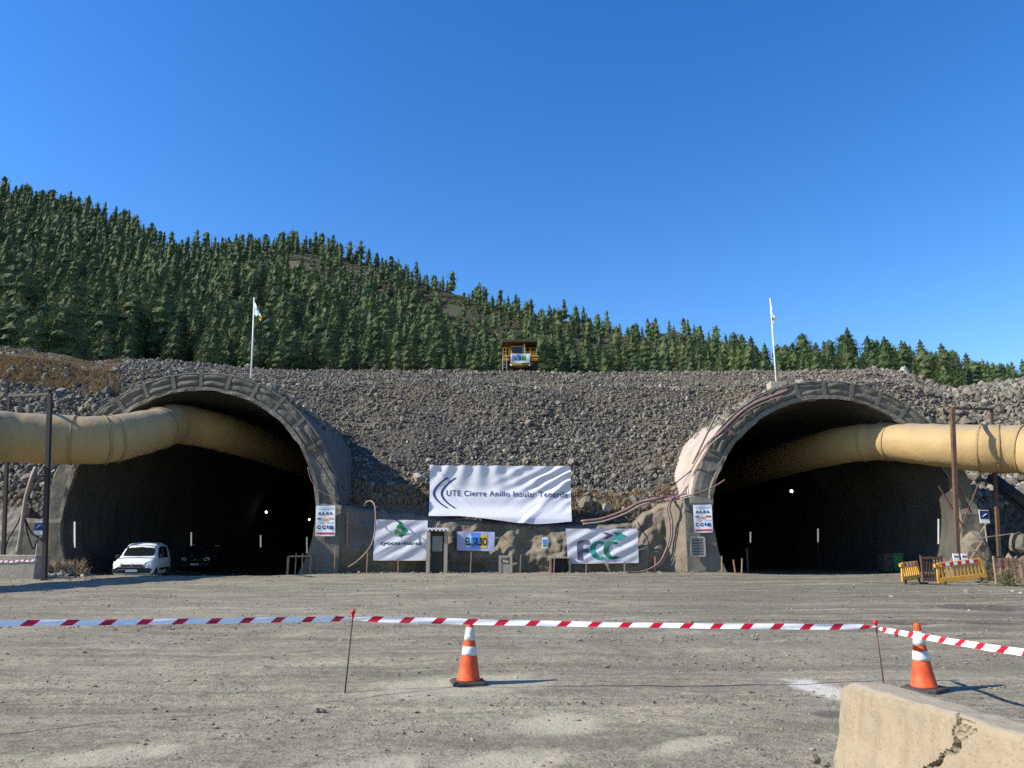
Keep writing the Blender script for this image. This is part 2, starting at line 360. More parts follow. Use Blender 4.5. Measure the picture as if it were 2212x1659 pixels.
M['tubelight'] = lampmat('tube_light', (.95, .95, .88), .35); M['tubelight_dim'] = lampmat('dim_tube_light', (.9, .92, .95), .16); M['spot'] = lampmat('work_lamp', (1, .97, .9), 9.0)
for k_ in ('tubelight', 'tubelight_dim'): M[k_].cycles.emission_sampling = 'NONE'

# ------------------------------------------------------------------ layout constants
YF = 38.0                                            # plane of the tunnel mouths
TL = at(411, 1112, YF); TR = at(1805, 1124, YF)
RL = 272 * ppm(YF, 1112); RR = 266 * ppm(YF, 1124)
RING = 1.0                                           # thickness of the portal ring
def ground_z(x, y):
    x = np.asarray(x, float); y = np.asarray(y, float)
    z = .012 * np.clip(y, -20, 38.5)
    dip = np.maximum(np.exp(-((x - TL.x) / 5.0) ** 4), np.exp(-((x - TR.x) / 5.0) ** 4) * .35)
    t = np.clip((y - 34.5) / 4.0, 0, 1); t = t * t * (3 - 2 * t)
    z = z - dip * .40 * t - np.clip(y - 39, 0, 100) * .01
    return z
def gpt(px, py):
    Y = 20.0
    for _ in range(40):
        p = at(px, py, Y); dzdY = (p.z - CAMZ) / Y
        Y = (CAMZ - 0.0) / (-(dzdY) + .012)
        Y = max(1.0, min(Y, 38.5))
    p = at(px, py, Y); return Vector((p.x, Y, float(ground_z(p.x, Y))))

# ------------------------------------------------------------------ ground sheet
ys = np.concatenate([np.linspace(-60, 0, 10), 1.0 * (39.0 / 1.0) ** np.linspace(0, 1, 300), np.linspace(40, 130, 40)])
cs = np.concatenate([[-9, -4, -2, -1.4], np.linspace(-1, 1, 420), [1.4, 2, 4, 9]])
Yg, Cg = np.meshgrid(ys, cs, indexing='ij')
Xg = Cg * (0.82 * np.clip(Yg, 0, 39) + 3)
Zg = ground_z(Xg, Yg) + .035 * fbm(Xg * .35, Yg * .35, 0, 3, 3) + .012 * fbm(Xg * 2.2, Yg * 2.2, 0, 5, 3) * (Yg < 39)
rut = np.sin((Yg - .10 * Xg) * 2.4 + 2 * fbm(Xg * .1, Yg * .1, 0, 9, 2)); Zg = Zg + .016 * rut * (vnoise(Xg * .12, Yg * .2, 0, 8) > 0)
nr, nc = Yg.shape; idx = np.arange(nr * nc).reshape(nr, nc)
Fg = np.stack([idx[:-1, :-1], idx[:-1, 1:], idx[1:, 1:], idx[1:, :-1]], -1).reshape(-1, 4)
props(np_mesh('ground', np.stack([Xg, Yg, Zg], -1).reshape(-1, 3), Fg, M['ground'], True), kind='structure')

# ------------------------------------------------------------------ rubble slope (height field)
crest_px = [(-900, 700), (-300, 745), (0, 757), (60, 764), (120, 768), (190, 790), (235, 782), (330, 780), (430, 789), (560, 797), (700, 802), (1000, 803), (1300, 806), (1660, 803), (1760, 802), (1880, 797), (1950, 803), (2010, 832), (2060, 842), (2130, 834), (2212, 820), (2600, 800), (3200, 780)]
cpx = np.array([c[0] for c in crest_px], float); cpy = np.array([c[1] for c in crest_px], float)
def tan_at(py): return np.tan(PITCH + np.arctan((CY - py) / F))
def talus_z(x, y):
    x = np.asarray(x, float); y = np.asarray(y, float)
    u = CX + F * x / (np.maximum(y, 20) * 1.03)
    pc = np.interp(u, cpx, cpy); pk = pc + np.interp(u, [0, 240, 600, 1700, 1960, 2100], [14, 22, 38, 36, 22, 14])
    YC, YK, YT = 70.0, 53.0, 40.2
    zc = CAMZ + tan_at(pc) * YC; zk = CAMZ + tan_at(pk) * YK
    zt = np.interp(u, [-200, 60, 700, 900, 1100, 1300, 1400, 1560, 2100, 2300], [4.0, 4.0, 4.1, 3.7, 3.3, 3.2, 3.5, 4.3, 3.4, 4.2])
    z = np.where(y < YK, zt + (zk - zt) * (y - YT) / (YK - YT), np.where(y < YC, zk + (zc - zk) * (y - YK) / (YC - YK), zc - .0 * (y - YC)))
    z = np.where(y > 90, z - (y - 90) * .4, z)
    return z + (.22 * fbm(x * .35, y * .35, 0, 21, 4)) * np.clip((y - YT) / 2, 0, 1) * np.where(y > 66, np.clip((74 - y) / 8, .15, 1), 1)
def in_tunnel(x, y, z, pad=0.0):
    a = np.hypot(x - TL.x, z - TL.z) < RL + RING + pad; b = np.hypot(x - TR.x, z - TR.z) < RR + RING + pad
    a |= (np.abs(x - TL.x) < RL + RING + pad) & (z < TL.z); b |= (np.abs(x - TR.x) < RR + RING + pad) & (z < TR.z)
    return (a | b)
xs = np.arange(-95, 95.1, .4); ys = np.concatenate([[40.2], np.arange(40.3, 72, .4), np.arange(72, 108, 2)])
Yt, Xt = np.meshgrid(ys, xs, indexing='ij'); Zt = talus_z(Xt, Yt); Zt[0] = -1.0; Yt[0] = 40.25
ins = in_tunnel(Xt, Yt, Zt, -.45)
nr, nc = Yt.shape; idx = np.arange(nr * nc).reshape(nr, nc)
keep = ~(ins[:-1, :-1] & ins[:-1, 1:] & ins[1:, 1:] & ins[1:, :-1])
Ft = np.stack([idx[:-1, :-1], idx[:-1, 1:], idx[1:, 1:], idx[1:, :-1]], -1)[keep]
props(np_mesh('slope', np.stack([Xt, Yt, Zt], -1).reshape(-1, 3), Ft, M['rubble_bed'], True), kind='structure')

# rock shapes
_ph = (1 + 5 ** .5) / 2
ICO_V = np.array([(-1, _ph, 0), (1, _ph, 0), (-1, -_ph, 0), (1, -_ph, 0), (0, -1, _ph), (0, 1, _ph), (0, -1, -_ph), (0, 1, -_ph), (_ph, 0, -1), (_ph, 0, 1), (-_ph, 0, -1), (-_ph, 0, 1)], float) / math.hypot(1, _ph)
ICO_F = np.array([(0, 11, 5), (0, 5, 1), (0, 1, 7), (0, 7, 10), (0, 10, 11), (1, 5, 9), (5, 11, 4), (11, 10, 2), (10, 7, 6), (7, 1, 8), (3, 9, 4), (3, 4, 2), (3, 2, 6), (3, 6, 8), (3, 8, 9), (4, 9, 5), (2, 4, 11), (6, 2, 10), (8, 6, 7), (9, 8, 1)])
def ico_sub(V, Fc):
    V = list(map(tuple, V)); cache = {}; out = []
    def mid(a, b):
        k = (min(a, b), max(a, b))
        if k not in cache:
            p = (np.array(V[a]) + np.array(V[b])) / 2; V.append(tuple(p / np.linalg.norm(p))); cache[k] = len(V) - 1
        return cache[k]
    for a, b, c in Fc:
        x, y, z = mid(a, b), mid(b, c), mid(c, a); out += [(a, x, z), (b, y, x), (c, z, y), (x, y, z)]
    return np.array(V), np.array(out)
ICO2 = ico_sub(ICO_V, ICO_F); ICO3 = ico_sub(*ICO2)
def rock_variant(base=(ICO_V, ICO_F), rough=.45):
    V, Fc = base; V = V.copy()
    for _ in range(5):                               # planar cuts give broken faces
        n = rng.normal(size=3); n /= np.linalg.norm(n); d = rng.uniform(.45, .85); t = V @ n
        V = V - np.outer(np.clip(t - d, 0, None), n)
    V *= (1 + rough * (rng.random((len(V), 1)) - .5)); V *= rng.uniform(.7, 1.25, 3); return V, Fc
def rand_rot(n):
    q_ = rng.normal(size=(n, 4)); q_ /= np.linalg.norm(q_, axis=1)[:, None]; a, b, c, d = q_.T
    return np.stack([1 - 2 * (c * c + d * d), 2 * (b * c - a * d), 2 * (b * d + a * c), 2 * (b * c + a * d), 1 - 2 * (b * b + d * d), 2 * (c * d - a * b), 2 * (b * d - a * c), 2 * (c * d + a * b), 1 - 2 * (b * b + c * c)], -1).reshape(n, 3, 3)
def bake(variants, pos, scale, rots=None):
    """one big triangle mesh out of many scattered copies"""
    n = len(pos); rots = rand_rot(n) if rots is None else rots; which = rng.integers(0, len(variants), n); VV, FF, off = [], [], 0
    scale = np.asarray(scale, float); scale = scale[:, None] if scale.ndim == 1 else scale
    for k, (V, Fc) in enumerate(variants):
        s = which == k; m_ = int(s.sum())
        if not m_: continue
        W = np.einsum('nij,vj->nvi', rots[s], V) * scale[s][:, None, :] + pos[s][:, None, :]
        VV.append(W.reshape(-1, 3)); FF.append((Fc[None] + (np.arange(m_) * len(V))[:, None, None] + off).reshape(-1, 3)); off += m_ * len(V)
    return np.concatenate(VV), np.concatenate(FF)
rocks = [rock_variant() for _ in range(14)]
N = 100000
Y = 40.4 + (72 - 40.4) * rng.random(N) ** 1.15; U = rng.uniform(-140, 2350, N); X = (U - CX) / F * Y * 1.03; Z = talus_z(X, Y)
size = .062 * np.exp(rng.normal(0, .46, N)) * np.interp(U, [0, 260, 500, 1900, 2060, 2212], [1.9, 1.35, 1.0, 1.0, 1.6, 2.0]) * np.interp(Y, [40, 43, 52, 58, 70], [1.35, 1.15, 1.0, .85, 1.1])
patch = fbm(X * .12, Y * .16, 0, 77, 3); ok = ~((patch > .5) & (rng.random(N) < .75)) & ~in_tunnel(X, Y, Z, .05)
ok &= ~((U < 235) & (Y > 50) & (fbm(X * .25, Y * .25, 0, 31, 3) > .08) & (rng.random(N) < .85))
X, Y, Z, size = X[ok], Y[ok], Z[ok], size[ok]
for c_, r0_, sg in ((TL, RL, 1), (TR, RR, -1)):
    n_ = 5200; a_ = R(1) * rng.uniform(4, 54, n_) * sg; y_ = YF + .45 + 8 * rng.random(n_) ** 1.3; ok_ = np.abs(a_) < R(38) + R(12) * fbm(y_ * .6, a_ * 3, 0, 33, 3) + R(1.2) * (y_ - YF); a_, y_ = a_[ok_], y_[ok_]; n_ = len(a_); rr_ = r0_ + .90 + .18 * np.minimum(1, np.abs(a_) / 1.35) + rng.random(n_) * .14
    X = np.concatenate([X, c_.x + rr_ * np.sin(a_)]); Y = np.concatenate([Y, y_]); Z = np.concatenate([Z, c_.z + rr_ * np.cos(a_) - .1]); size = np.concatenate([size, .085 * np.exp(rng.normal(0, .4, n_))])
V, Fc = bake(rocks, np.stack([X, Y, Z + size * .5], -1), np.clip(size, .04, .45))
props(np_mesh('rubble', V, Fc, M['rubble']), 'grey broken basalt rubble covering the slope above the tunnels', 'rubble', kind='stuff')
# pebbles and small stones on the yard
N = 30000
Y = 2.6 * (36.5 / 2.6) ** rng.random(N); X = rng.uniform(-.76, .76, N) * Y; Z = ground_z(X, Y)
cl = fbm(X * .25, Y * .35, 0, 55, 3); ok = (cl > -.25) | (rng.random(N) < .25)
X, Y, Z = X[ok], Y[ok], Z[ok]; N = len(X)
size = np.clip(.0046 * np.exp(rng.normal(0, .5, N)) * (1 + .10 * Y), .003, .07)
nf = 900; X = np.concatenate([X, rng.uniform(-9.3, 9.3, nf)]); Y = np.concatenate([Y, 37.95 - np.abs(rng.normal(0, .45, nf))]); Z = ground_z(X, Y); size = np.concatenate([size, np.clip(.03 * np.exp(rng.normal(0, .6, nf)), .01, .12)])
nb_ = 160; bp = np.array([[1.45 + rng.normal(0, .13), 3.95 + rng.normal(0, .22)] for _ in range(nb_)]); X = np.concatenate([X, bp[:, 0]]); Y = np.concatenate([Y, bp[:, 1]]); Z = ground_z(X, Y); size = np.concatenate([size, np.clip(.009 * np.exp(rng.normal(0, .55, nb_)), .004, .03)])
V, Fc = bake(rocks[:6], np.stack([X, Y, Z + size * .1 + .035 * fbm(X * .35, Y * .35, 0, 3, 3) + .012 * fbm(X * 2.2, Y * 2.2, 0, 5, 3)], -1), size[:, None] * np.array([[1, 1, .6]]))
props(np_mesh('gravel', V, Fc, M['pebble']), 'loose grey and tan stones scattered over the dusty yard', 'gravel', kind='stuff')

# single boulders one can point at
def boulder(px, py, Y, size, label, mat='boulder', sc=(1, 1, .8), base=ICO2, z=None, name='boulder'):
    V, Fc = rock_variant(base, .30 if len(base[0]) < 20 else .2); p = at(px, py, Y)
    if z is not None: p.z = z
    o = np_mesh(name, V * np.array(sc) * size, Fc, M[mat], loc=p); o.rotation_euler = (0, 0, random.uniform(0, 6)); props(o, label, 'rock'); return o
boulder(905, 1030, 41.4, .40, 'pale round boulder on the slope left of the big white banner')
boulder(1957, 812, 68, 1.0, 'tall pale boulder on the crest above the right tunnel mouth', sc=(.8, .7, 1.1))
boulder(1268, 1088, 40.7, .42, 'brown boulder beside the right edge of the big white banner', 'shotcrete', sc=(1.2, 1, .9))
boulder(1310, 1097, 40.5, .30, 'smaller tan boulder above the pink hoses', 'block')
boulder(2206, 1176, 37.6, .5, 'dusty grey boulder near the black pipe at the right edge', 'cheek', sc=(1.2, .9, .9))
boulder(1762, 1640, 4.05, .036, 'largest grey stone on the ground left of the cracked barrier', 'rubble', base=(ICO_V, ICO_F), name='stone')
boulder(1782, 1652, 3.95, .028, 'small pale stone against the foot of the cracked barrier', 'rubble', base=(ICO_V, ICO_F), name='stone')
for px, py, lab, s in ((684, 1538, 'left stone of the dark pair on the dirt below the left tape stake', .04), (696, 1538, 'right stone of the dark pair on the dirt below the left tape stake', .036)):
    p = gpt(px, py); o = boulder(px, py, p.y, s, lab, 'rubble', base=(ICO_V, ICO_F), z=p.z + s * .3, name='stone')

# ------------------------------------------------------------------ hill with forest
ridge = [(-900, 330), (-300, 395), (0, 430), (90, 444), (150, 462), (185, 482), (270, 502), (320, 526), (370, 548), (430, 548), (500, 539), (545, 532), (640, 530), (700, 546), (760, 560), (800, 572), (860, 590), (930, 618), (1000, 638), (1060, 658), (1150, 680), (1230, 694), (1290, 716), (1370, 732), (1420, 728), (1460, 718), (1490, 728), (1530, 752), (1570, 772), (1680, 793), (1760, 800), (1900, 800), (1960, 806), (2060, 822), (2212, 832), (2600, 840), (3100, 860)]
rpx = np.array([a for a, b in ridge], float); rpy = np.array([b for a, b in ridge], float)
def ridge_Y(u): return np.interp(u, [-900, 0, 350, 1106, 1500, 1700, 1800, 2212, 3000], [640, 620, 520, 430, 330, 240, 180, 165, 160])
def YBf(u): return np.interp(u, [-300, 0, 500, 800, 1500, 1750, 2212], [104, 107, 130, 158, 158, 122, 112])
def hill_z(x, y):
    x = np.asarray(x, float); y = np.asarray(y, float); u = CX + F * x / (np.maximum(y, 50) * 1.04)
    er = tan_at(np.interp(u, rpx, rpy)); e0 = np.minimum(.205, er - .01); yr = ridge_Y(u); YB = YBf(u); t = np.clip((y - YB) / (yr - YB), 0, 1)
    bump = .012 * fbm(u * .006, y * .012, 0, 41, 3) * np.sin(np.pi * t)
    z = CAMZ + (e0 + (er - e0) * t ** .85 + bump) * np.minimum(y, yr)
    return np.where(y > yr, z - (y - yr) * .45, z) + .5 * fbm(x * .06, y * .06, 0, 43, 3)
us = np.linspace(-900, 3100, 330); ts = np.concatenate([np.linspace(88, 250, 70), np.linspace(255, 640, 90), np.linspace(650, 900, 14)])
Yh, Uh = np.meshgrid(ts, us, indexing='ij'); Xh = (Uh - CX) / F * Yh * 1.04; Zh = hill_z(Xh, Yh)
nr, nc = Yh.shape; idx = np.arange(nr * nc).reshape(nr, nc)
props(np_mesh('hill', np.stack([Xh, Yh, Zh], -1).reshape(-1, 3), np.stack([idx[:-1, :-1], idx[:-1, 1:], idx[1:, 1:], idx[1:, :-1]], -1).reshape(-1, 4), M['hill'], True), kind='structure')

def pine_mesh(ntuft, h=13.0, rmax=2.3, tri=4, size=.75, low=.08, seed=0, gap=.25):
    r = np.random.default_rng(seed); V, Fc = [], []; lop = r.uniform(-.25, .25, 2); ph = r.uniform(0, 6, 3)
    def rad(t, a):
        prof = np.interp(t, [low, low + .08, .3, .55, .8, .93, 1.0], [.45, .85, 1.0, .86, .52, .24, .03]) if seed % 3 else np.interp(t, [low, low + .12, .4, .65, .85, .95, 1.0], [.35, .75, 1.0, 1.0, .78, .5, .1])
        return rmax * prof * (1 + .22 * math.sin(2 * a + ph[0]) * math.sin(9 * t + ph[1]) + .18 * math.sin(3 * a + ph[2] + 14 * t))
    # inner mass, uneven
    rings, seg = (13, 10) if ntuft > 150 else (9, 7)
    for i in range(rings):
        t = low + .03 + (.985 - low - .03) * i / (rings - 1); w_ = 1.0 if i % 2 else .72
        for k in range(seg):
            a = 2 * math.pi * (k + .5 * (i % 2)) / seg; q_ = rad(t, a) * r.uniform(.50, .86) * w_; V.append((q_ * math.cos(a), q_ * math.sin(a), h * t + r.uniform(-.25, .25) - .12 * q_))
    for i in range(rings - 1):
        for k in range(seg):
            a, b = i * seg + k, i * seg + (k + 1) % seg; c, d = a + seg, b + seg; Fc += [(a, b, d), (a, d, c)]
    for _ in range(ntuft):
        t = low + (1 - low) * r.random() ** 1.25; a = r.uniform(0, 2 * math.pi)
        t = round(t * 13 + r.uniform(-.25, .25)) / 13 if r.random() < .6 else t; t = min(max(t, low), 1)
        rr = rad(t, a) * (r.uniform(.70, 1.10)); c = np.array([rr * math.cos(a), rr * math.sin(a), h * t + .25 * rr * r.uniform(-.3, .5)])
        out = np.array([math.cos(a), math.sin(a), .55]); out /= np.linalg.norm(out); s = size * r.uniform(.55, 1.3) * (.55 + .45 * (1 - t))
        for _k in range(tri):
            d = out + r.normal(0, .55, 3); d /= np.linalg.norm(d); side = np.cross(d, r.normal(size=3)); side /= np.linalg.norm(side) + 1e-6
            n = len(V); V += [tuple(c - d * s * .35 + side * s * .34), tuple(c - d * s * .35 - side * s * .34), tuple(c + d * s * .95)]; Fc.append((n, n + 1, n + 2))
    V = np.array(V); V[:, 0] += lop[0] * V[:, 2] / h * 1.5; V[:, 1] += lop[1] * V[:, 2] / h; return V, np.array(Fc)
def crown_density(u, py_frac):
    """how much of the slope carries trees: sparse scrub on the middle right"""
    return np.interp(u, [0, 650, 820, 950, 1450, 1560, 1700], [1, .9, .5, .20, .20, .5, 1.0])
N = 16000
U = rng.uniform(-220, 2420, N * 4); Yp = np.sqrt(rng.uniform(110 ** 2, 640 ** 2, N * 4)); yr = ridge_Y(U); ok = Yp < yr + 6; U, Yp = U[ok], Yp[ok]
Xp = (U - CX) / F * Yp * 1.04; tt = (Yp - YBf(U)) / (ridge_Y(U) - YBf(U))
n_ = fbm(Xp * .02, Yp * .02, 0, 61, 3)
dens = crown_density(U, tt); sparse = (dens < .9) & (tt > .12) & (tt < .93)
keepp = np.where(sparse, rng.random(len(U)) < dens * (.55 + .5 * n_), rng.random(len(U)) < .97)
# bare patches
pyp = px_of(Xp, Yp, hill_z(Xp, Yp))[1]
for (bx, by, bw, bh) in ((615, 575, 70, 22), (965, 665, 60, 30), (1095, 742, 40, 25), (1690, 790, 60, 12)): keepp &= ~((np.abs(U - bx) < bw) & (np.abs(pyp - by) < bh) & (rng.random(len(U)) < .93))
keepp &= ~((U < 430) & (U > 300) & (Yp < 165)) & (Yp > np.interp(U, [0, 500, 800, 1500, 1750, 2212], [112, 135, 165, 165, 128, 118]))
Xp, Yp, U, tt = Xp[keepp], Yp[keepp], U[keepp], tt[keepp]
order = rng.permutation(len(Xp)); cell, sel = {}, []
for i in order:                                       # keep crowns a few metres apart
    x, y = Xp[i], Yp[i]; g_ = (int(x // 5), int(y // 5)); dmin = (2.9 if U[i] > 1780 else 4.5) if Yp[i] < 260 else 4.9
    if any((x - a) ** 2 + (y - b) ** 2 < dmin ** 2 for dx in (-1, 0, 1) for dy in (-1, 0, 1) for (a, b) in cell.get((g_[0] + dx, g_[1] + dy), ())): continue
    cell.setdefault(g_, []).append((x, y)); sel.append(i)
sel = np.array(sel); Xp, Yp, U, tt = Xp[sel], Yp[sel], U[sel], tt[sel]; Zp = hill_z(Xp, Yp) - .4
Hs = np.clip(rng.normal(1.0, .30, len(Xp)), .45, 1.6) * np.interp(Yp, [100, 200, 400, 640], [.92, 1.0, 1.0, 1.05])
Hs *= np.where(fbm(Xp * .05, Yp * .05, 0, 66, 2) > .25, .75, 1.0) * np.interp(U, [0, 600, 1000, 1700, 1850, 2212], [1.0, .92, .74, .64, .58, .36])
tops = px_of(Xp, Yp, Zp + 13 * Hs); crest_here = np.interp(U, cpx, cpy)
seen = (tops[0] > -25) & (tops[0] < 2237) & (tops[1] < crest_here - 8)
rank = np.where(seen, Hs / Yp, -1); big = np.argsort(-rank)[:300]; mask = np.zeros(len(Xp), bool); mask[big] = True
protos = []
def place_label(u):
    for lim, t in ((90, 'above the left gantry frame'), (210, 'above the dry left mound'), (330, 'left of the left tunnel top'), (440, 'above the crown of the left tunnel'), (545, 'just left of the left flagpole'), (650, 'just right of the left flagpole'), (800, 'well right of the left flagpole'), (950, 'midway from left flagpole to truck'), (1085, 'just left of the yellow dump truck'), (1170, 'behind the yellow dump truck'), (1300, 'just right of the yellow dump truck'), (1480, 'midway from truck to right flagpole'), (1665, 'just left of the right flagpole'), (1760, 'just right of the right flagpole'), (1900, 'above the crown of the right tunnel'), (2030, 'above the pale crest boulder'), (9999, 'at the far right')):
        if u < lim: return t
for k in range(9):
    V, Fc = pine_mesh(1400 if k < 6 else 1100, 13, (2.75, 2.3, 3.0, 2.4, 2.1, 2.8, 2.5, 2.2, 2.9)[k], 4, .36, (.10, .06, .16, .08, .12, .05, .2, .1, .14)[k], 100 + k)
    r_ = empty('pine_tree', (0, 0, 0), 'x', 'tree', 'pines at the foot of the hill')
    np_mesh('crown', V, Fc, M['pine'], parent=r_); MB().tube([(0, 0, -.6), (.05, 0, 4), (0, .05, 9.5), (0, 0, 12.4)], [.24, .19, .1, .03], 6).build('trunk', M['bark'], r_, local=True)
    protos.append(r_)
used = set()
for i in big:
    k = int(rng.integers(0, 9)); loc = (Xp[i], Yp[i], Zp[i]); rz = float(rng.uniform(0, 6.28))
    if k not in used: o = protos[k]; used.add(k); o.location = loc; o.rotation_euler = (0, 0, rz); o.scale = (Hs[i],) * 3
    else: o = copy_thing(protos[k], loc, rz, float(Hs[i]))
    px, tp = px_of(Xp[i], Yp[i], Zp[i] + 13 * Hs[i]); sky_l = tp < np.interp(px, rpx, rpy) - 6
    o['label'] = ('short ' if Hs[i] < .8 else 'tall ' if Hs[i] > 1.12 else 'middling ') + 'green pine ' + ('on the skyline ' if sky_l else 'in the forest ') + place_label(px)
for k in range(9):
    if k not in used: bpy.data.objects.remove(protos[k].children[0]); bpy.data.objects.remove(protos[k].children[0]); bpy.data.objects.remove(protos[k])
rest = ~mask; near = rest & (Yp < 230); far = rest & ~near
va = [pine_mesh(300, 13, rng.uniform(2.2, 3.0), 4, .52, rng.uniform(.06, .18), 200 + k) for k in range(6)]; vb = [pine_mesh(75, 13, rng.uniform(2.2, 2.9), 3, .85, rng.uniform(.05, .15), 300 + k) for k in range(7)]
parts = []; off = 0; VV, FF = [], []
for sel_, var in ((near, va), (far, vb)):
    n = int(sel_.sum()); a = rng.uniform(0, 6.28, n); z0 = np.zeros(n); rot = np.stack([np.cos(a), -np.sin(a), z0, np.sin(a), np.cos(a), z0, z0, z0, z0 + 1], -1).reshape(n, 3, 3)
    V, Fc = bake(var, np.stack([Xp[sel_], Yp[sel_], Zp[sel_]], -1), Hs[sel_][:, None] * rng.uniform(.85, 1.2, (n, 1)) ** np.array([[1, 1, 0]]), rot); VV.append(V); FF.append(Fc + off); off += len(V)
props(np_mesh('pine_forest', np.concatenate(VV), np.concatenate(FF), M['pine']), 'dark green pine forest covering the hill up to its ridge', 'forest', kind='stuff')
print('trees', len(Xp), 'faces', sum(len(f) for f in FF))
# hillside shrubs: low, round, grey-green
def shrub_mesh(seed):
    r = np.random.default_rng(seed); V, Fc = ICO2; V = V * (1 + .25 * (r.random((len(V), 1)) - .5)) * np.array([1.5, 1.5, 1.0]) * .85; V = list(map(tuple, V)); Fc = list(map(tuple, Fc))
    for _ in range(110):
        d = r.normal(size=3); d[2] = abs(d[2]); d /= np.linalg.norm(d); c = d * np.array([1.6, 1.6, 1.15]) * r.uniform(.75, 1.0)
        for _k in range(3):
            e = d + r.normal(0, .6, 3); e /= np.linalg.norm(e); sd_ = np.cross(e, r.normal(size=3)); sd_ /= np.linalg.norm(sd_) + 1e-6; n = len(V); s = r.uniform(.25, .5)
            V += [tuple(c + sd_ * s * .4), tuple(c - sd_ * s * .4), tuple(c + e * s)]; Fc.append((n, n + 1, n + 2))
    return np.array(V), np.array(Fc)
shr = []
for k in range(5):
    V, Fc = shrub_mesh(400 + k); me_o = np_mesh('shrub', V, Fc, M['bush']); shr.append(me_o)
N = 5200; U = rng.uniform(780, 1620, N); Yp2 = np.sqrt(rng.uniform(130 ** 2, 430 ** 2, N)); ok = Yp2 < ridge_Y(U) - 4; U, Yp2 = U[ok], Yp2[ok]
tt2 = (Yp2 - YBf(U)) / (ridge_Y(U) - YBf(U)); X2 = (U - CX) / F * Yp2 * 1.04; ok = (rng.random(len(U)) < .55) & (tt2 > .1) & (fbm(X2 * .03, Yp2 * .03, 0, 88, 3) > -.5)
U, Yp2, X2 = U[ok], Yp2[ok], X2[ok]; Z2 = hill_z(X2, Yp2); S2 = np.clip(rng.normal(1.15, .35, len(U)), .5, 2.2)
ordr = np.argsort(-S2 / Yp2); lim = 260; first = set()
for j in ordr[:lim]:
    k = int(rng.integers(0, 5))
    if k in first: o = shr[k].copy(); C.objects.link(o)
    else: o = shr[k]; first.add(k)
    o.location = (X2[j], Yp2[j], Z2[j]); o.rotation_euler = (0, 0, float(rng.uniform(0, 6.28))); s = float(S2[j]); o.scale = (s, s, s * float(rng.uniform(.8, 1.15)))
    props(o, ('big' if S2[j] > 1.3 else 'small') + ' rounded grey-green shrub on the open hillside ' + place_label(U[j]), 'shrub', 'rounded shrubs on the open hillside')
n = len(ordr) - lim; sel_ = ordr[lim:]; a = rng.uniform(0, 6.28, n); z0 = np.zeros(n); rot = np.stack([np.cos(a), -np.sin(a), z0, np.sin(a), np.cos(a), z0, z0, z0, z0 + 1], -1).reshape(n, 3, 3)
V, Fc = bake([shrub_mesh(420)], np.stack([X2[sel_], Yp2[sel_], Z2[sel_]], -1), S2[sel_][:, None] * np.ones((1, 3)), rot)
props(np_mesh('scrub', V, Fc, M['bush']), 'grey-green scrub between the pines on the upper hillside', 'scrub', kind='stuff')

# dry grass on the left mound and along the slope
N = 9000; U = rng.uniform(-60, 260, N); Yq = rng.uniform(50, 71, N); Xq = (U - CX) / F * Yq * 1.03; ok = fbm(Xq * .25, Yq * .25, 0, 31, 3) > .12
Xq, Yq = Xq[ok], Yq[ok]
n2 = 380; Xe = rng.uniform(3.0, 9.0, n2); Ye = rng.uniform(40.3, 42, n2); n3 = 220; Xe2 = rng.uniform(-8.5, -4.5, n3); Ye2 = rng.uniform(40.3, 41.6, n3)
Xq = np.concatenate([Xq, Xe, Xe2]); Yq = np.concatenate([Yq, Ye, Ye2]); Zq = talus_z(Xq, Yq)
tufts = []
for k in range(4):
    V, Fc = [], []
    for _ in range(14):
        a = rng.uniform(0, 6.28); l_ = rng.uniform(.5, 1); b = rng.uniform(0, .25, 2) ; n = len(V); c_, s_ = math.cos(a), math.sin(a); sp = rng.uniform(.15, .8)
        V += [(b[0] - .05 * s_, b[1] + .05 * c_, 0), (b[0] + .05 * s_, b[1] - .05 * c_, 0), (b[0] + c_ * sp, b[1] + s_ * sp, l_)]; Fc.append((n, n + 1, n + 2))
    tufts.append((np.array(V), np.array(Fc)))
n = len(Xq); a = rng.uniform(0, 6.28, n); z0 = np.zeros(n); rot = np.stack([np.cos(a), -np.sin(a), z0, np.sin(a), np.cos(a), z0, z0, z0, z0 + 1], -1).reshape(n, 3, 3)
V, Fc = bake(tufts, np.stack([Xq, Yq, Zq], -1), rng.uniform(.18, .5, n), rot); props(np_mesh('dry_grass', V, Fc, M['straw']), 'straw-coloured dry grass on the mound and behind the wall', 'grass', kind='stuff')

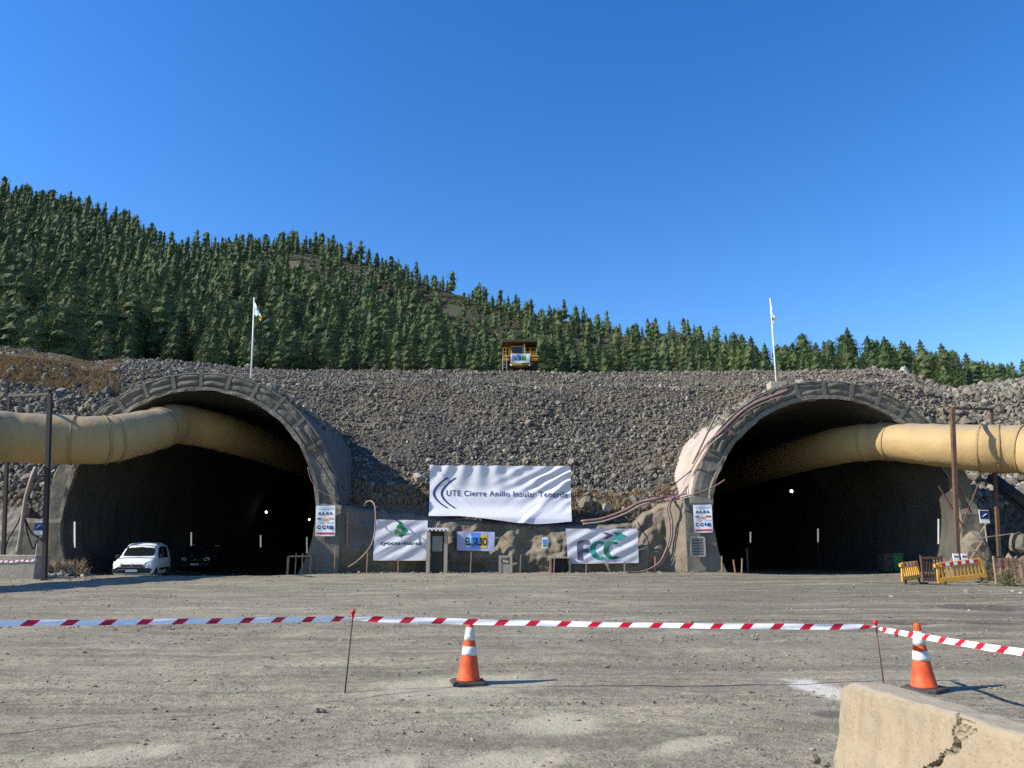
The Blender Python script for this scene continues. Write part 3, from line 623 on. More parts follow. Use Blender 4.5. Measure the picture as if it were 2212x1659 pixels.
# ------------------------------------------------------------------ tunnels
def ring_pt(c, r, a, y): return (c.x + r * math.sin(a), y, c.z + r * math.cos(a))      # a = 0 at the crown, + towards +x
def tunnel(label, c, rad, cheek_sides, seed):
    t = empty('tunnel', (c.x, YF, 0), label, 'tunnel')
    r_ = random.Random(seed)
    zg = float(ground_z(c.x, YF)) - .5; amax = math.pi - math.acos(min(1, (c.z - zg) / rad)); N_ = 72
    A = [-amax + 2 * amax * i / N_ for i in range(N_ + 1)]
    A2 = [-amax + 2 * amax * i / 160 for i in range(161)]
    # lining: inner vault, running deep into the hill
    rows = []
    for y in [0, .4, 1, 1.8, 2.6, 3.5, 4.5, 6, 8, 10, 13, 16, 20, 25, 30, 40, 50, 62]:
        rows.append([ring_pt(c, rad + .05 * float(fbm(a * 3, y * .5, 0, seed, 3)) * (y > .5) + .02 * math.sin(y * 4.1), a, YF + y) for a in A])
    L = MB().grid(rows); n = len(rows[0]); base = (len(rows) - 1) * n; L.f.append(tuple(base + i for i in range(n))); L.mi.append(0)
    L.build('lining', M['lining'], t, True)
    # canopy: outer shell standing proud of the slope, plus the front face
    th = lambda a: .86 + .18 * min(1.0, abs(a) / 1.35)
    m = MB(); rows = []
    for y in [0.10, .5, 1.5, 3, 5, 7.5, 10, 13, 17]:
        rows.append([ring_pt(c, rad + th(a) + .06 + y * .02 + .07 * float(fbm(a * 4, y * .6, 3, seed + 5, 4)), a, YF + y) for a in A])
    m.grid(rows)
    m.build('canopy', M['portal_pale' if seed == 5 else 'panel'], t, True)  # left shell takes a darker tone, with its shade put into the colour
    f = MB(); rr = [lambda a: 0, lambda a: .02, lambda a: .20, lambda a: .24, lambda a: th(a) * .62, lambda a: th(a) - .05, lambda a: th(a) + .06]; yy = [.0, -.14, -.14, -.02, -.03, -.03, .10]
    rows = [[ring_pt(c, rad + q_(a) + .05 * float(fbm(a * 9, k * .9, 0, seed + 9, 4)), a, YF + y + .04 * float(fbm(a * 12, k * 1.7, 2, seed + 8, 4))) for a in A2] for k, (q_, y) in enumerate(zip(rr, yy))]
    f.grid(rows).build('front_face', M['portal'], t)
    # sprayed panels between ribs over the upper part of the ring
    nb = 10; span = R(60)
    for k in range(nb):
        a0 = -span + 2 * span * k / nb + .004; a1 = -span + 2 * span * (k + 1) / nb - .004
        for part in (0, 1):
            rows = []; h = r_.uniform(.08, .15); jit = r_.uniform(-.03, .03)
            for i in range(7):
                v = i / 6; row = []
                for j in range(11):
                    u = j / 10; b = (max(0, math.sin(math.pi * v)) ** .55) * (max(0, math.sin(math.pi * u)) ** .35)
                    a = a0 + (a1 - a0) * u; w0 = .25; w1 = th(a) + .04; mid = (w0 + w1) / 2 + jit; r0, r1 = (w0, mid - .012) if part == 0 else (mid + .012, w1); q_ = rad + r0 + (r1 - r0) * v
                    row.append(ring_pt(c, q_ + .03 * float(fbm(a * 20, k, 0, seed + 2, 3)), a, YF - .02 - h * b - .07 * b * float(fbm(a * 14, q_ * 5, k, seed + 3, 4))))
                rows.append(row)
            MB().grid(rows).build('panel', M['panel'], t, True)
    for k in range(nb + 1):
        a = -span + 2 * span * k / nb + r_.uniform(-.006, .006); p0 = ring_pt(c, rad + .22, a, YF - .10); p1 = ring_pt(c, rad + th(a) + .09, a, YF - .10)
        MB().bar(p0, p1, .04, .20).build('rib', M['panel'], t)
    MB().tube([ring_pt(c, rad + th(-span + 2 * span * i / 40) + .06 + r_.uniform(-.015, .015), -span + 2 * span * i / 40, YF - .08) for i in range(41)], .04, 6).build('edge_rail', M['portal'], t, True)
    # side walls that close the foot of the ring
    for side, pxs, top in cheek_sides:
        xo = at(pxs, 1150, YF).x; zt_ = at(pxs, top, YF).z; g0 = float(ground_z(xo, YF)) - .4
        def xi(z):
            d = z - c.z; return c.x + side * math.sqrt(max(.01, rad * rad - d * d))
        rows = []
        for i in range(15):
            z = g0 + (zt_ - g0) * i / 14; row = []
            for j in range(13):
                x = xi(z) + side * .02 + (xo - xi(z) - side * .02) * j / 12
                row.append((x, YF - .22 - .05 * float(fbm(x * .9, z * .9, 1, seed + 11, 4)) + (.10 if i == 14 else 0), z + (.06 * float(fbm(x * 2, 0, 0, seed, 2)) if i == 14 else 0)))
            rows.append(row)
        w_ = MB().grid(rows); top_r = rows[-1]; w_.grid([top_r, [(p[0], YF + .9, p[2]) for p in top_r]])
        w_.grid([[r2[-1] for r2 in rows], [(r2[-1][0], YF + .9, r2[-1][2]) for r2 in rows]])
        w_.grid([[r2[0] for r2 in rows], [(r2[0][0], YF + .02, r2[0][2]) for r2 in rows]])
        w_.build('side_wall', M['cheek'], t)
    return t
tunnel('left tunnel mouth with the white van parked in its opening', TL, RL, ((1, 736, 1088), (-1, 52, 1120)), 3)
tunnel('right tunnel mouth with one bright lamp deep inside', TR, RR, ((-1, 1480, 1074), (1, 2122, 1100)), 5)

def tunnel_wall_pt(c, rad, px, py, side):
    """point of the vault seen at (px, py) on its left (-1) or right (+1) wall"""
    best = None
    for i in range(3000):
        Y = YF + .3 + i * .02; p = at(px, py, Y)
        if (p.x - c.x) * side > 0 and math.hypot(p.x - c.x, p.z - c.z) >= rad - .06: return p
    return at(px, py, YF + 20)
def tube_light(px, y0, y1, c, rad, side, label, mat):
    p = tunnel_wall_pt(c, rad, px, (y0 + y1) / 2, side); a = at(px, y0, p.y); b = at(px, y1, p.y); s = p.y / 1640
    t = empty('tube_lamp', b, label, 'lamp', 'upright tube lamps on the tunnel walls')
    MB().tube([b, a], 1.6 * s, 8).build('tube', mat, t, True); d = Vector((side * .05, .04, 0))
    MB().bar(b + d + Vector((0, 0, -.03)), a + d + Vector((0, 0, .03)), 3.5 * s, .03).build('holder', M['darksteel'], t)
    return t
def lamp_in(px, y0, y1, Y, c, label, mat):
    a = at(px, y0, Y); b = at(px, y1, Y); s = Y / 1640; t = empty('tube_lamp', (b.x, Y, float(ground_z(b.x, Y))), label, 'lamp', 'upright tube lamps on the tunnel walls')
    MB().tube([b, a], 1.6 * s, 8).build('tube', mat, t, True)
    MB().tube([(b.x, Y + .06, float(ground_z(b.x, Y))), (b.x, Y + .06, a.z)], .04, 6).build('post', M['darksteel'], t)
tube_light(161, 1127, 1183, TL, RL, -1, 'long bright tube lamp on the left wall nearest the white van', M['tubelight'])
lamp_in(413, 1150, 1179, 52, TL, 'tube lamp above the dark car inside the left tunnel', M['tubelight_dim'])
lamp_in(563, 1156, 1182, 58, TL, 'dim tube lamp under the small work lamp in the left tunnel', M['tubelight_dim'])
tube_light(663, 1160, 1195, TL, RL, 1, 'dim tube lamp just inside the right edge of the left tunnel', M['tubelight_dim'])
lamp_in(1621, 1149, 1172, 58, TR, 'dim tube lamp at the left side of the right tunnel', M['tubelight_dim'])
lamp_in(1767, 1142, 1171, 50, TR, 'tube lamp in the middle of the right tunnel', M['tubelight_dim'])
tube_light(2027, 1121, 1175, TR, RR, 1, 'long bright tube lamp on the right wall of the right tunnel', M['tubelight'])
def spot(px, py, Y, r_px, label, c):
    p = at(px, py, Y); s = Y / 1640; t = empty('work_lamp', p, label, 'lamp', 'round work lamps deep in the tunnels')
    MB().lathe([(.0, -.02), (r_px * s * .8, 0), (r_px * s, .05), (0.01, .06)], p, 12, 'y').build('bulb', M['spot'], t, True)
    MB().lathe([(r_px * s * 1.15, .0), (r_px * s * 1.2, .07), (r_px * s * .7, .2), (.01, .22)], p + Vector((0, .02, 0)), 12, 'y').build('housing', M['darksteel'], t)
    MB().tube([p + Vector((0, .15, 0)), (p.x, Y + .15, c.z + math.sqrt(max(1, (RR - .1) ** 2 - (p.x - c.x) ** 2)))], .02, 5).build('hanger', M['darksteel'], t)
spot(575, 1106, 66, 2.5, 'small white work lamp shining in the middle of the left tunnel', TL)
spot(668, 1122, 52, 1.9, 'small white work lamp at the right edge of the left tunnel', TL)
spot(1710, 1061, 53, 3.3, 'brightest white work lamp, alone in the dark of the right tunnel', TR)

# ------------------------------------------------------------------ shotcrete wall between the tunnels
tp = [(715, 1088), (740, 1088), (790, 1095), (830, 1101), (900, 1105), (930, 1112), (1100, 1126), (1290, 1131), (1375, 1127), (1398, 1103), (1440, 1082), (1475, 1075), (1500, 1075)]
us = np.arange(722, 1499, 2.5); nv = 60; rows = []; YW = 38.7
def wall_y(u, v):
    x = (u - CX) * .0237; z = v * 3.4
    d = .38 * fbm(x * .55, z * .5, 0, 91, 3) + .18 * np.abs(fbm(x * 1.3, z * .9, 4, 92, 3)) + .06 * fbm(x * 3.2, z * 3.2, 2, 94, 3)
    for (bu, bw, bh, bv) in ((850, 32, .45, .35), (1105, 26, .30, .75), (1185, 30, .35, .7), (1215, 22, .38, .62), (1395, 40, .55, .25), (1440, 30, -.25, .4), (1330, 30, .2, .8), (1000, 40, .22, .85)):
        d = d + bh * math.exp(-((u - bu - 30 * (v - .5)) / bw) ** 2) * math.exp(-((v - bv) / .42) ** 2)
    under = .42 * max(0, .42 - v) / .42                       # the foot recedes under the sprayed bulges
    e = np.interp(u, [722, 738, 790], [1, 1, 0]) + np.interp(u, [1440, 1476, 1499], [0, 1, 1])
    d = d * (1 - e) + e * (.92 + .12 * d)
    return YW - d * (.35 + .65 * min(1, v * 3)) + .2 * v + 1.0 * max(0, v - .35) * (1 - e) + under * (.6 + .5 * math.sin(u * .05)) * (1 - e)
for i in range(nv + 1):
    v = i / nv; row = []
    for u in us:
        pt_ = np.interp(u, [a for a, b in tp], [b for a, b in tp]); top = at(u, pt_ + 1.5 * float(fbm(u * .06, 0, 0, 95, 3)), YW); x = top.x
        g0 = float(ground_z(x, YW)) - .25; y = float(wall_y(u, v))
        if v > .93: y += (v - .93) / .07 * .35
        row.append((x, y, g0 + (top.z - g0) * (v if v < .93 else .93 + (v - .93) * (1 - .3 * (v - .93) / .07))))
    rows.append(row)
wl = MB().grid(rows); wl.grid([rows[-1], [(p[0], 41.4, p[2] + .1) for p in rows[-1]]])
wl.build('wall', M['shotcrete'], None, True, loc=(0, YW, 0)); wo = bpy.data.objects['wall']; props(wo, 'lumpy brown sprayed-concrete wall between the two tunnel mouths', 'wall')

# ------------------------------------------------------------------ banners
def surf(corners, fold, n=(110, 44)):
    """corners: tl, tr, br, bl points; fold(s, t) gives the offset towards the camera"""
    tl, tr, br, bl = [Vector(c) for c in corners]; nrm = (tr - tl).cross(bl - tl).normalized()
    if nrm.y > 0: nrm = -nrm
    def P(s, t, extra=0.0): return (tl * (1 - s) + tr * s) * (1 - t) + (bl * (1 - s) + br * s) * t + nrm * (fold(s, t) + extra)
    return P
def cloth(P, n, edge=lambda s: 0.0): return [[P(i / n[0], j / n[1] * (1 + (edge(i / n[0]) if j else 0))) for i in range(n[0] + 1)] for j in range(n[1] + 1)]
def text_mesh(txt, bold=0.0, shear=0.0, spacing=1.0):
    cu = bpy.data.curves.new('lettering', 'FONT'); cu.body = txt; cu.size = 1; cu.offset = bold; cu.shear = shear; cu.space_character = spacing; cu.resolution_u = 4
    o = bpy.data.objects.new('lettering', cu); C.objects.link(o); dg = bpy.context.evaluated_depsgraph_get(); dg.update()
    me = bpy.data.meshes.new_from_object(o.evaluated_get(dg)); vs = np.array([v.co[:] for v in me.vertices]); fs = [tuple(p.vertices) for p in me.polygons]
    bpy.data.objects.remove(o); bpy.data.curves.remove(cu); bpy.data.meshes.remove(me)
    lo, hi = vs.min(0), vs.max(0); vs[:, 0] = (vs[:, 0] - lo[0]) / (hi[0] - lo[0]); vs[:, 1] = (vs[:, 1] - lo[1]) / (hi[1] - lo[1]); return vs, fs
def on_cloth(P, vs, fs, s0, s1, t0, t1, name, mat, parent, lift=.012, sub=0):
    import bmesh
    me = bpy.data.meshes.new(name); me.from_pydata([tuple(v) for v in vs], [], fs)
    bm = bmesh.new(); bm.from_mesh(me); bmesh.ops.triangulate(bm, faces=bm.faces)
    for _ in range(sub): bmesh.ops.subdivide_edges(bm, edges=[e for e in bm.edges if e.calc_length() > .03], cuts=1)
    bmesh.ops.triangulate(bm, faces=bm.faces)
    off = worldloc(parent)
    for v in bm.verts: v.co = P(s0 + (s1 - s0) * v.co.x, t1 + (t0 - t1) * v.co.y, lift) - off
    bm.normal_update(); bm.to_mesh(me); bm.free(); me.materials.append(mat); o = bpy.data.objects.new(name, me); C.objects.link(o); o.parent = parent; return o
def strip_pts(fn, n, wd):
    """ribbon of width wd round the curve fn(u) -> (x, y) in unit space"""
    vs, fs = [], []
    for i in range(n + 1):
        a, b = np.array(fn(max(0, i / n - .01))), np.array(fn(min(1, i / n + .01))); d = (b - a) / np.linalg.norm(b - a); nn = np.array([-d[1], d[0]]); c = np.array(fn(i / n))
        vs += [(*(c + nn * wd[0] * .5 * 1), 0), (*(c - nn * wd[0] * .5), 0)]
        if i: fs.append((2 * i - 2, 2 * i - 1, 2 * i + 1, 2 * i))
    return vs, fs
def poly(pts): return [(x, y, 0) for x, y in pts], [tuple(range(len(pts)))]
def banner(name, px4, Y4, fold, label, mat='banner', n=(110, 44), edge=lambda s: 0.0):
    P = surf([at(x, y, Yq) for (x, y), Yq in zip(px4, Y4)], fold, n); c0 = P(.5, 1.0)
    t = empty(name, c0, label, 'banner'); MB().grid(cloth(P, n, edge)).build('cloth', M[mat], t, True)
    for (s, u) in ((0.01, .02), (.99, .02), (.01, .98), (.99, .98)):
        p = P(s, u, .02); MB().tube([p, p + Vector((0, .9 if u < .5 else .5, .12))], .012, 5).build('tie', M['cable'], t)
    return t, P
def big_fold(s, t):
    k = s + .62 * t + .35 * max(0, s - .45) * t + .05 * float(fbm(s * 3, t * 2.2, 0, 15, 3))
    right = max(0, min(1, (s - .42) / .35)); top = (1 - t) ** 1.0
    f = .062 * (1 + .9 * float(fbm(k * 4, t * 1.5, 3, 16, 2))) * math.sin(2 * math.pi * (k * 6.6)) * right * (top * .9 + .1) * (1 if t < .85 else (1 - t) / .15)
    cx_ = abs(s - .42)
    f += .045 * math.sin(2 * math.pi * (s * 9 - (s - .42) * t * 6)) * (1 - right) * max(0, 1 - t * 1.5)
    f += .06 * math.sin(math.pi * 4.5 * (t + .25 * (s - .5) ** 2)) * math.exp(-((s - .5) / .3) ** 2) * (t > .3) * min(1, (t - .3) * 4)
    f += .09 * max(0, 1 - abs((s + .36 * t) - 1.06) / .05) * min(1, t * 3 + .2)
    f += .04 * math.sin(20 * (s + t)) * max(0, 1 - (s * 5 + (1 - t) * 3)) + .05 * max(0, 1 - abs(s - t * .35 - .02) / .03) * (1 - t)
    return f - .30 * math.sin(math.pi * min(1, t * 1.0)) * 1.0
t, P = banner('banner', ((928, 1005), (1233, 1007), (1235, 1122), (926, 1115)), (39.7, 39.7, 38.95, 38.95), big_fold, 'biggest white banner, hung over the wall top with double blue arcs', n=(170, 70), edge=lambda s: .10 * math.exp(-((s - .72) / .28) ** 2) - .02 * math.exp(-((s - .2) / .12) ** 2))
def arc(dx): return lambda u: (dx + .115 * (2 * abs(u - .5)) ** 1.7 * 1.0, .5 - (u - .5) * 1.0)
for dx in (.0, .055):
    vs, fs = strip_pts(lambda u, dx=dx: (.03 + dx + .10 * (abs(u - .5) * 2) ** 1.8, 1 - (.22 + .60 * u)), 40, (.016,)); on_cloth(P, vs, fs, 0, 1, 0, 1, 'logo_arc', M['navy'], t, .014)
vs, fs = text_mesh('UTE Cierre Anillo Insular Tenerife', .014, 0, 1.1); on_cloth(P, vs, fs, .118, .978, .455, .57, 'lettering', M['slate'], t, .022, 2)

def wmin(u0, u1, y0, y1):
    tp_ = np.interp((u0 + u1) / 2, [a for a, b in tp], [b for a, b in tp]); vs_ = np.linspace((1232 - y1) / (1232 - tp_), (1232 - y0) / (1232 - tp_), 10)
    return min(float(wall_y(u, v)) for u in np.linspace(u0, u1, 16) for v in vs_) - .09
wa, wb, wc = wmin(806, 924, 1122, 1211), wmin(987, 1069, 1148, 1191), wmin(1222, 1380, 1142, 1218); print('banner depths', wa, wb, wc)
def fold_a(k, amp, ang, sd_):
    def f(s, t):
        q_ = s * math.cos(ang) + t * math.sin(ang)
        return amp * (math.sin(2 * math.pi * q_ * k) * .6 + .8 * float(fbm(q_ * k * 1.3, (s * -math.sin(ang) + t * math.cos(ang)) * 1.1, 0, sd_, 3))) * (.25 + .75 * math.sin(math.pi * min(1, max(0, s))) ** .5 * math.sin(math.pi * t) ** .4)
    return f
t, P = banner('banner', ((810, 1122), (924, 1124), (920, 1211), (806, 1211)), (wa, wa, wa, wa), fold_a(3.2, .055, .95, 5), 'crumpled white banner with a green angular emblem left of the cabin door', n=(70, 54))
vs, fs = text_mesh('syocsa-inarsa', .022, .1, 1.02); on_cloth(P, vs, fs, .12, .90, .53, .645, 'lettering', M['black'], t, .014, 1)
ES = lambda L_: [((x - 780) / 605, (y - 230) / 460) for x, y in L_]
E1 = ES([(1065, 258), (1166, 355), (1085, 436), (1055, 407), (1106, 356), (1068, 318), (1050, 336), (1028, 312)]); E2 = ES([(1030, 330), (1082, 380), (1064, 398), (1046, 381), (1028, 404), (1003, 364)])
on_cloth(P, *poly([(x, 1 - y) for x, y in E1]), 0, 1, 0, 1, 'emblem', M['green'], t, .016, 2); on_cloth(P, *poly([(x, 1 - y) for x, y in E2]), 0, 1, 0, 1, 'emblem', M['lightgreen'], t, .018, 2)

t, P = banner('banner', ((987, 1148), (1069, 1149), (1068, 1191), (987, 1189)), (wb, wb, wb, wb), fold_a(2.0, .02, .3, 6), 'small lavender banner with a blue and yellow panel on the wall', 'banner_blue', (50, 26))
def quad(x0, x1, y0, y1): return poly([(x0, y0), (x1, y0), (x1, y1), (x0, y1)])
for x0, x1, mt in ((.22, .42, 'paleblue'), (.37, .62, 'skyblue'), (.62, .80, 'yellow_print')): on_cloth(P, *quad(x0, x1, .16, .94 if mt == 'skyblue' else .86), 0, 1, 0, 1, 'panel', M[mt], t, .010 + .003 * (mt == 'skyblue'), 2)
vs, fs = text_mesh('EL SILBO', .03, 0, 1.0); on_cloth(P, vs, fs, .23, .80, .30, .72, 'lettering', M['black'], t, .02, 1)

t, P = banner('banner', ((1222, 1142), (1377, 1142), (1380, 1216), (1227, 1218)), (wc, wc, wc, wc), fold_a(4.2, .05, .75, 7), 'crumpled white banner with big grey and teal letters and a chevron', n=(80, 46))
def arcpoly(cx_, cy_, ro, ri, a0, a1, n=16, ay=1.0): return poly([(cx_ + ro * math.cos(a), cy_ + ro * ay * math.sin(a)) for a in np.linspace(a0, a1, n)] + [(cx_ + ri * math.cos(a), cy_ + ri * ay * math.sin(a)) for a in np.linspace(a1, a0, n)])
def strips(fn, n, wd): return strip_pts(fn, n, (wd,))
AS = 155 / 75
on_cloth(P, *poly([(.14, .10), (.215, .10), (.215, .31), (.31, .31), (.31, .42), (.215, .42), (.215, .50), (.235, .55), (.32, .55), (.32, .67), (.20, .67), (.16, .63), (.14, .55)]), 0, 1, 0, 1, 'letter', M['grey_print'], t, .014, 2)
for cx_, mt in ((.455, 'teal'), (.64, 'teal_dark')):
    vs, fs = strip_pts(lambda u, cx_=cx_: (cx_ + .095 * math.cos(R(52 + 256 * u)), .375 + .095 * AS * 1.18 * math.sin(R(52 + 256 * u))), 30, (.075,)); on_cloth(P, vs, fs, 0, 1, 0, 1, 'letter', M[mt], t, .02, 2)
on_cloth(P, *poly([(.50, .70), (.57, .70), (.66, .80), (.57, .89), (.50, .89), (.58, .80)]), 0, 1, 0, 1, 'chevron', M['grey_print'], t, .014, 2)
on_cloth(P, *poly([(.66, .89), (.76, .89), (.84, .79), (.74, .66), (.62, .66), (.70, .79)]), 0, 1, 0, 1, 'chevron', M['teal'], t, .014, 2)

# safety posters
def poster(px4, Yq, label, seed):
    P = surf([at(x, y, Yq) for x, y in px4], lambda s, t: .012 * math.sin(6 * s + 3 * t)); r_ = random.Random(seed)
    t = empty('safety_sign', P(.5, 1), label, 'sign'); MB().grid(cloth(P, (10, 14))).grid([[P(s, u, -.03) for s in (0, 1)] for u in (0, 1)]).build('board', M['signwhite'], t)
    def q_(x0, x1, y0, y1, m_, nm='pictogram', lift=.012): return on_cloth(P, *quad(x0, x1, 1 - y1, 1 - y0), 0, 1, 0, 1, nm, M[m_], t, lift, 2)
    q_(.10, .90, .05, .11, 'paleblue', 'heading')
    for k in range(4):
        x = .12 + .2 * k; on_cloth(P, *poly([(x, .70), (x + .15, .70), (x + .15 * (.5 if k % 2 else .8), .80), (x + .03, .79)]), 0, 1, 0, 1, 'pictogram', M['grey_print' if k < 3 else 'slate'], t, .012, 2)
    q_(.08, .30, .40, .45, 'slate'); q_(.36, .64, .43, .50, 'orange_print'); q_(.66, .93, .39, .45, 'red_print' if seed == 2 else 'orange_print'); q_(.12, .38, .50, .56, 'paleblue'); q_(.55, .90, .53, .58, 'paleblue')
    for k, x in enumerate((.19, .44)):
        on_cloth(P, *arcpoly(x, .29, .105, .05, R(25), R(335), 14, .62), 0, 1, 0, 1, 'pictogram', M['navy'], t, .013, 1)
    for k in range(4): q_(.58 + .085 * k, .64 + .085 * k, .645 + .015 * (k % 2), .76 + .012 * k, 'navy' if k != 1 else 'skyblue')
    q_(.05, .95, .88, .94, 'red_print', 'footer')
    for (s, u) in ((.04, .03), (.96, .03), (.04, .97), (.96, .97)): MB().tube([P(s, u, .015), P(s, u, -.12)], .012, 6).build('bolt', M['galv'], t)
poster(((683, 1093), (724, 1092), (724, 1158), (681, 1158)), YF - .36, 'white safety poster on the wall right of the left tunnel', 1)
poster(((1497, 1091), (1537, 1090), (1540, 1150), (1500, 1151)), YF - .36, 'white safety poster above the metal grille left of the right tunnel', 2)

# metal ventilation grille
p = [at(x, y, YF - .36) for x, y in ((1492, 1160), (1521, 1161), (1523, 1201), (1494, 1201))]; t = empty('ventilation_grille', p[3], 'grey slatted metal grille under the right safety poster', 'grille')
for a, b in ((0, 1), (1, 2), (2, 3), (3, 0)): MB().bar(p[a], p[b], .07, .08).build('frame', M['galv'], t)
for k in range(11):
    u = (k + .7) / 12; a = p[0] * (1 - u) + p[3] * u; b = p[1] * (1 - u) + p[2] * u; MB().bar(a, b, .045, .03).build('slat', M['galv'], t)
MB().grid([[p[0] + Vector((0, .07, 0)), p[1] + Vector((0, .07, 0))], [p[3] + Vector((0, .07, 0)), p[2] + Vector((0, .07, 0))]]).build('back_plate', M['darksteel'], t)

# site cabin with a door set into the wall
YD = 37.6; g0 = gpt(943, 1231).z; t = empty('site_cabin', (at(943, 1231, YD).x, YD, g0), 'narrow dark cabin with a glazed door and corrugated roof against the wall', 'cabin')
xa, xb = at(925, 1200, YD).x, at(963, 1200, YD).x; zt_ = at(940, 1148, YD).z
for x in (xa, xb): MB().box((x, YD, (g0 + zt_) / 2 - .1), (.17, .2, zt_ - g0 + .2)).build('post', M['block'], t)
MB().box(((xa + xb) / 2, YD + .55, (g0 + zt_) / 2), (xb - xa - .2, .8, zt_ - g0)).build('body', M['darksteel'], t)
xd0, xd1 = at(929, 1200, YD).x + .06, at(956, 1200, YD).x; dr = MB(); dr.box(((xd0 + xd1) / 2, YD + .11, (g0 + zt_) / 2 - .02), (xd1 - xd0, .06, zt_ - g0 - .12)); do = dr.build('door', M['blackplastic'], t)
z0_, z1_ = at(940, 1191, YD).z, at(940, 1158, YD).z
MB().box(((xd0 + xd1) / 2, YD + .068, (z0_ + z1_) / 2), (.50, .02, z1_ - z0_)).build('window', plain('dusty_pane', (.20, .21, .21), .3), do)
for dx in (-.29, .29): MB().box(((xd0 + xd1) / 2 + dx, YD + .06, (z0_ + z1_) / 2), (.05, .04, z1_ - z0_ + .1)).build('window_frame', M['darksteel'], do)
MB().tube([(xd1 - .08, YD + .03, g0 + 1.0), (xd1 - .08, YD + .03, g0 + 1.12)], .018, 6).build('handle', M['galv'], do)
rf = MB(); rows = []
for j in range(2):
    rows.append([(xa - .14 + (xb - xa + .28) * i / 60, YD - .30 + j * 1.2, zt_ + .06 + j * .1 + .045 * math.sin(i / 60 * 2 * math.pi * 6)) for i in range(61)])
rf.grid(rows); rf.grid([[(a, b, c + .012) for a, b, c in r2] for r2 in rows]); rf.grid([rows[0], [(a, b, c + .07) for a, b, c in rows[0]]]).build('roof', M['whitepaint'], t, True)

# little wall furniture
p = at(1177, 1172, 37.75); t = empty('notice', p, 'small pale blue notice alone on the wall between two banners', 'sign'); s = 37.75 / 1640
MB().box(p, (12 * s, .03, 22 * s)).build('plate', M['signwhite'], t); MB().box(p + Vector((0, -.02, 2 * s)), (9 * s, .012, 9 * s)).build('pictogram', M['skyblue'], t); MB().box(p + Vector((0, -.02, -6 * s)), (9 * s, .012, 4 * s)).build('lettering', M['teal'], t)
p = gpt(1092, 1232); Yq = 37.5; t = empty('drain_box', (p.x, Yq, p.z), 'pale concrete drain niche at the foot of the wall', 'drain')
x0, x1 = at(1080, 1220, Yq).x, at(1104, 1220, Yq).x; zq = at(1090, 1205, Yq).z
for x in (x0, x1): MB().box((x, Yq + .3, (p.z + zq) / 2), (.12, .7, zq - p.z)).build('side', M['block'], t)
MB().box(((x0 + x1) / 2, Yq + .3, zq + .05), (x1 - x0 + .12, .7, .1)).build('top', M['block'], t)
MB().box(((x0 + x1) / 2, Yq + .02, p.z + .2), (x1 - x0 - .12, .1, .4)).build('sill', M['block'], t)
V, Fc = rock_variant(ICO2, .2); props(np_mesh('stone', V * .2, Fc, M['boulder'], loc=((x0 + x1) / 2, Yq + .1, p.z + .52)), 'pale stone lying in the drain niche', 'rock')
p = at(1211, 1238, 37.85); g0 = float(ground_z(p.x, p.y)); t = empty('culvert', (p.x, p.y, g0), 'dark square culvert opening left of the grey and teal banner', 'culvert')
wq = .46; MB().box((p.x, p.y + .3, g0 + .72), (wq * 2 + .1, .7, .08)).build('lintel', M['block'], t)
for sx_ in (-1, 1): MB().box((p.x + sx_ * wq, p.y + .3, g0 + .34), (.08, .7, .68)).build('side', M['cheek'], t)
MB().box((p.x, p.y + .5, g0 + .34), (wq * 2 - .1, .1, .66)).build('dark_back', M['blackplastic'], t)  # black plate, painted stand-in for the shade inside the opening

# stakes
def stake(top, bot, Y, label, mat='wood', r=.03, z0=None):
    a, b = at(*top, Y), at(*bot, Y); b.z = float(ground_z(b.x, Y)) - .05 if z0 is None else z0
    t = MB().bar(b, a, r * 2, r * 1.6).build('stake', M[mat], None, loc=b); props(t, label, 'stake', 'stakes along the foot of the wall'); return t
for top, bot, lab, mt in (((724, 1182), (723, 1226), 'pinkish stake below the left safety poster', 'redwood'), ((794, 1193), (792, 1227), 'pinkish stake left of the green emblem banner', 'redwood'), ((1018, 1193), (1016, 1231), 'pale stake below the small lavender banner', 'wood'),
    ((1125, 1198), (1123, 1233), 'pale stake just right of the drain niche', 'wood'), ((1198, 1198), (1196, 1235), 'brown stake just left of the dark culvert', 'redwood'), ((1267, 1207), (1266, 1238), 'reddish stake in front of the left half of the grey and teal banner', 'redwood'),
    ((1349, 1212), (1349, 1238), 'short stake under the right half of the grey and teal banner', 'wood'), ((1415, 1202), (1415, 1237), 'reddish stake beside the hanging pink hoses', 'redwood'), ((1468, 1201), (1483, 1238), 'slanting pale stake left of the metal grille', 'wood'),
    ((1559, 1201), (1559, 1242), 'pale stake at the left edge of the right tunnel', 'wood'), ((1584, 1209), (1589, 1245), 'slanting orange stake just inside the right tunnel edge', 'redwood'), ((1603, 1206), (1602, 1243), 'dusty grey stake right of the slanting orange stake', 'wood'), ((860, 1206), (860, 1232), 'short pinkish stake under the green emblem banner', 'redwood')):
    stake(top, bot, 37.2, lab, mt)
stake((751, 1108), (750, 1180), 38.1, 'tall pinkish pole leaning on the wall beside the left tunnel', 'redwood', .045, at(750, 1182, 38.1).z)
stake((1613, 1184), (1614, 1222), 38.6, 'dark post standing inside the left edge of the right tunnel', 'darksteel', .06)
a, b = at(623, 1202, 37.3), at(672, 1201, 37.6); g0 = float(ground_z(a.x, a.y)); t = empty('handrail', (a.x, a.y, g0), 'low pale handrail frame at the right edge of the left tunnel', 'handrail')
MB().bar((a.x, a.y, g0), a, .09).build('post', M['wood'], t); MB().bar(a, b, .08).build('rail', M['wood'], t); c_ = at(642, 1201, 37.4)
for px in (640, 654): c_ = at(px, 1195, 37.45); MB().bar((c_.x, c_.y, g0 - .1), c_, .05).build('post', M['wood'], t)
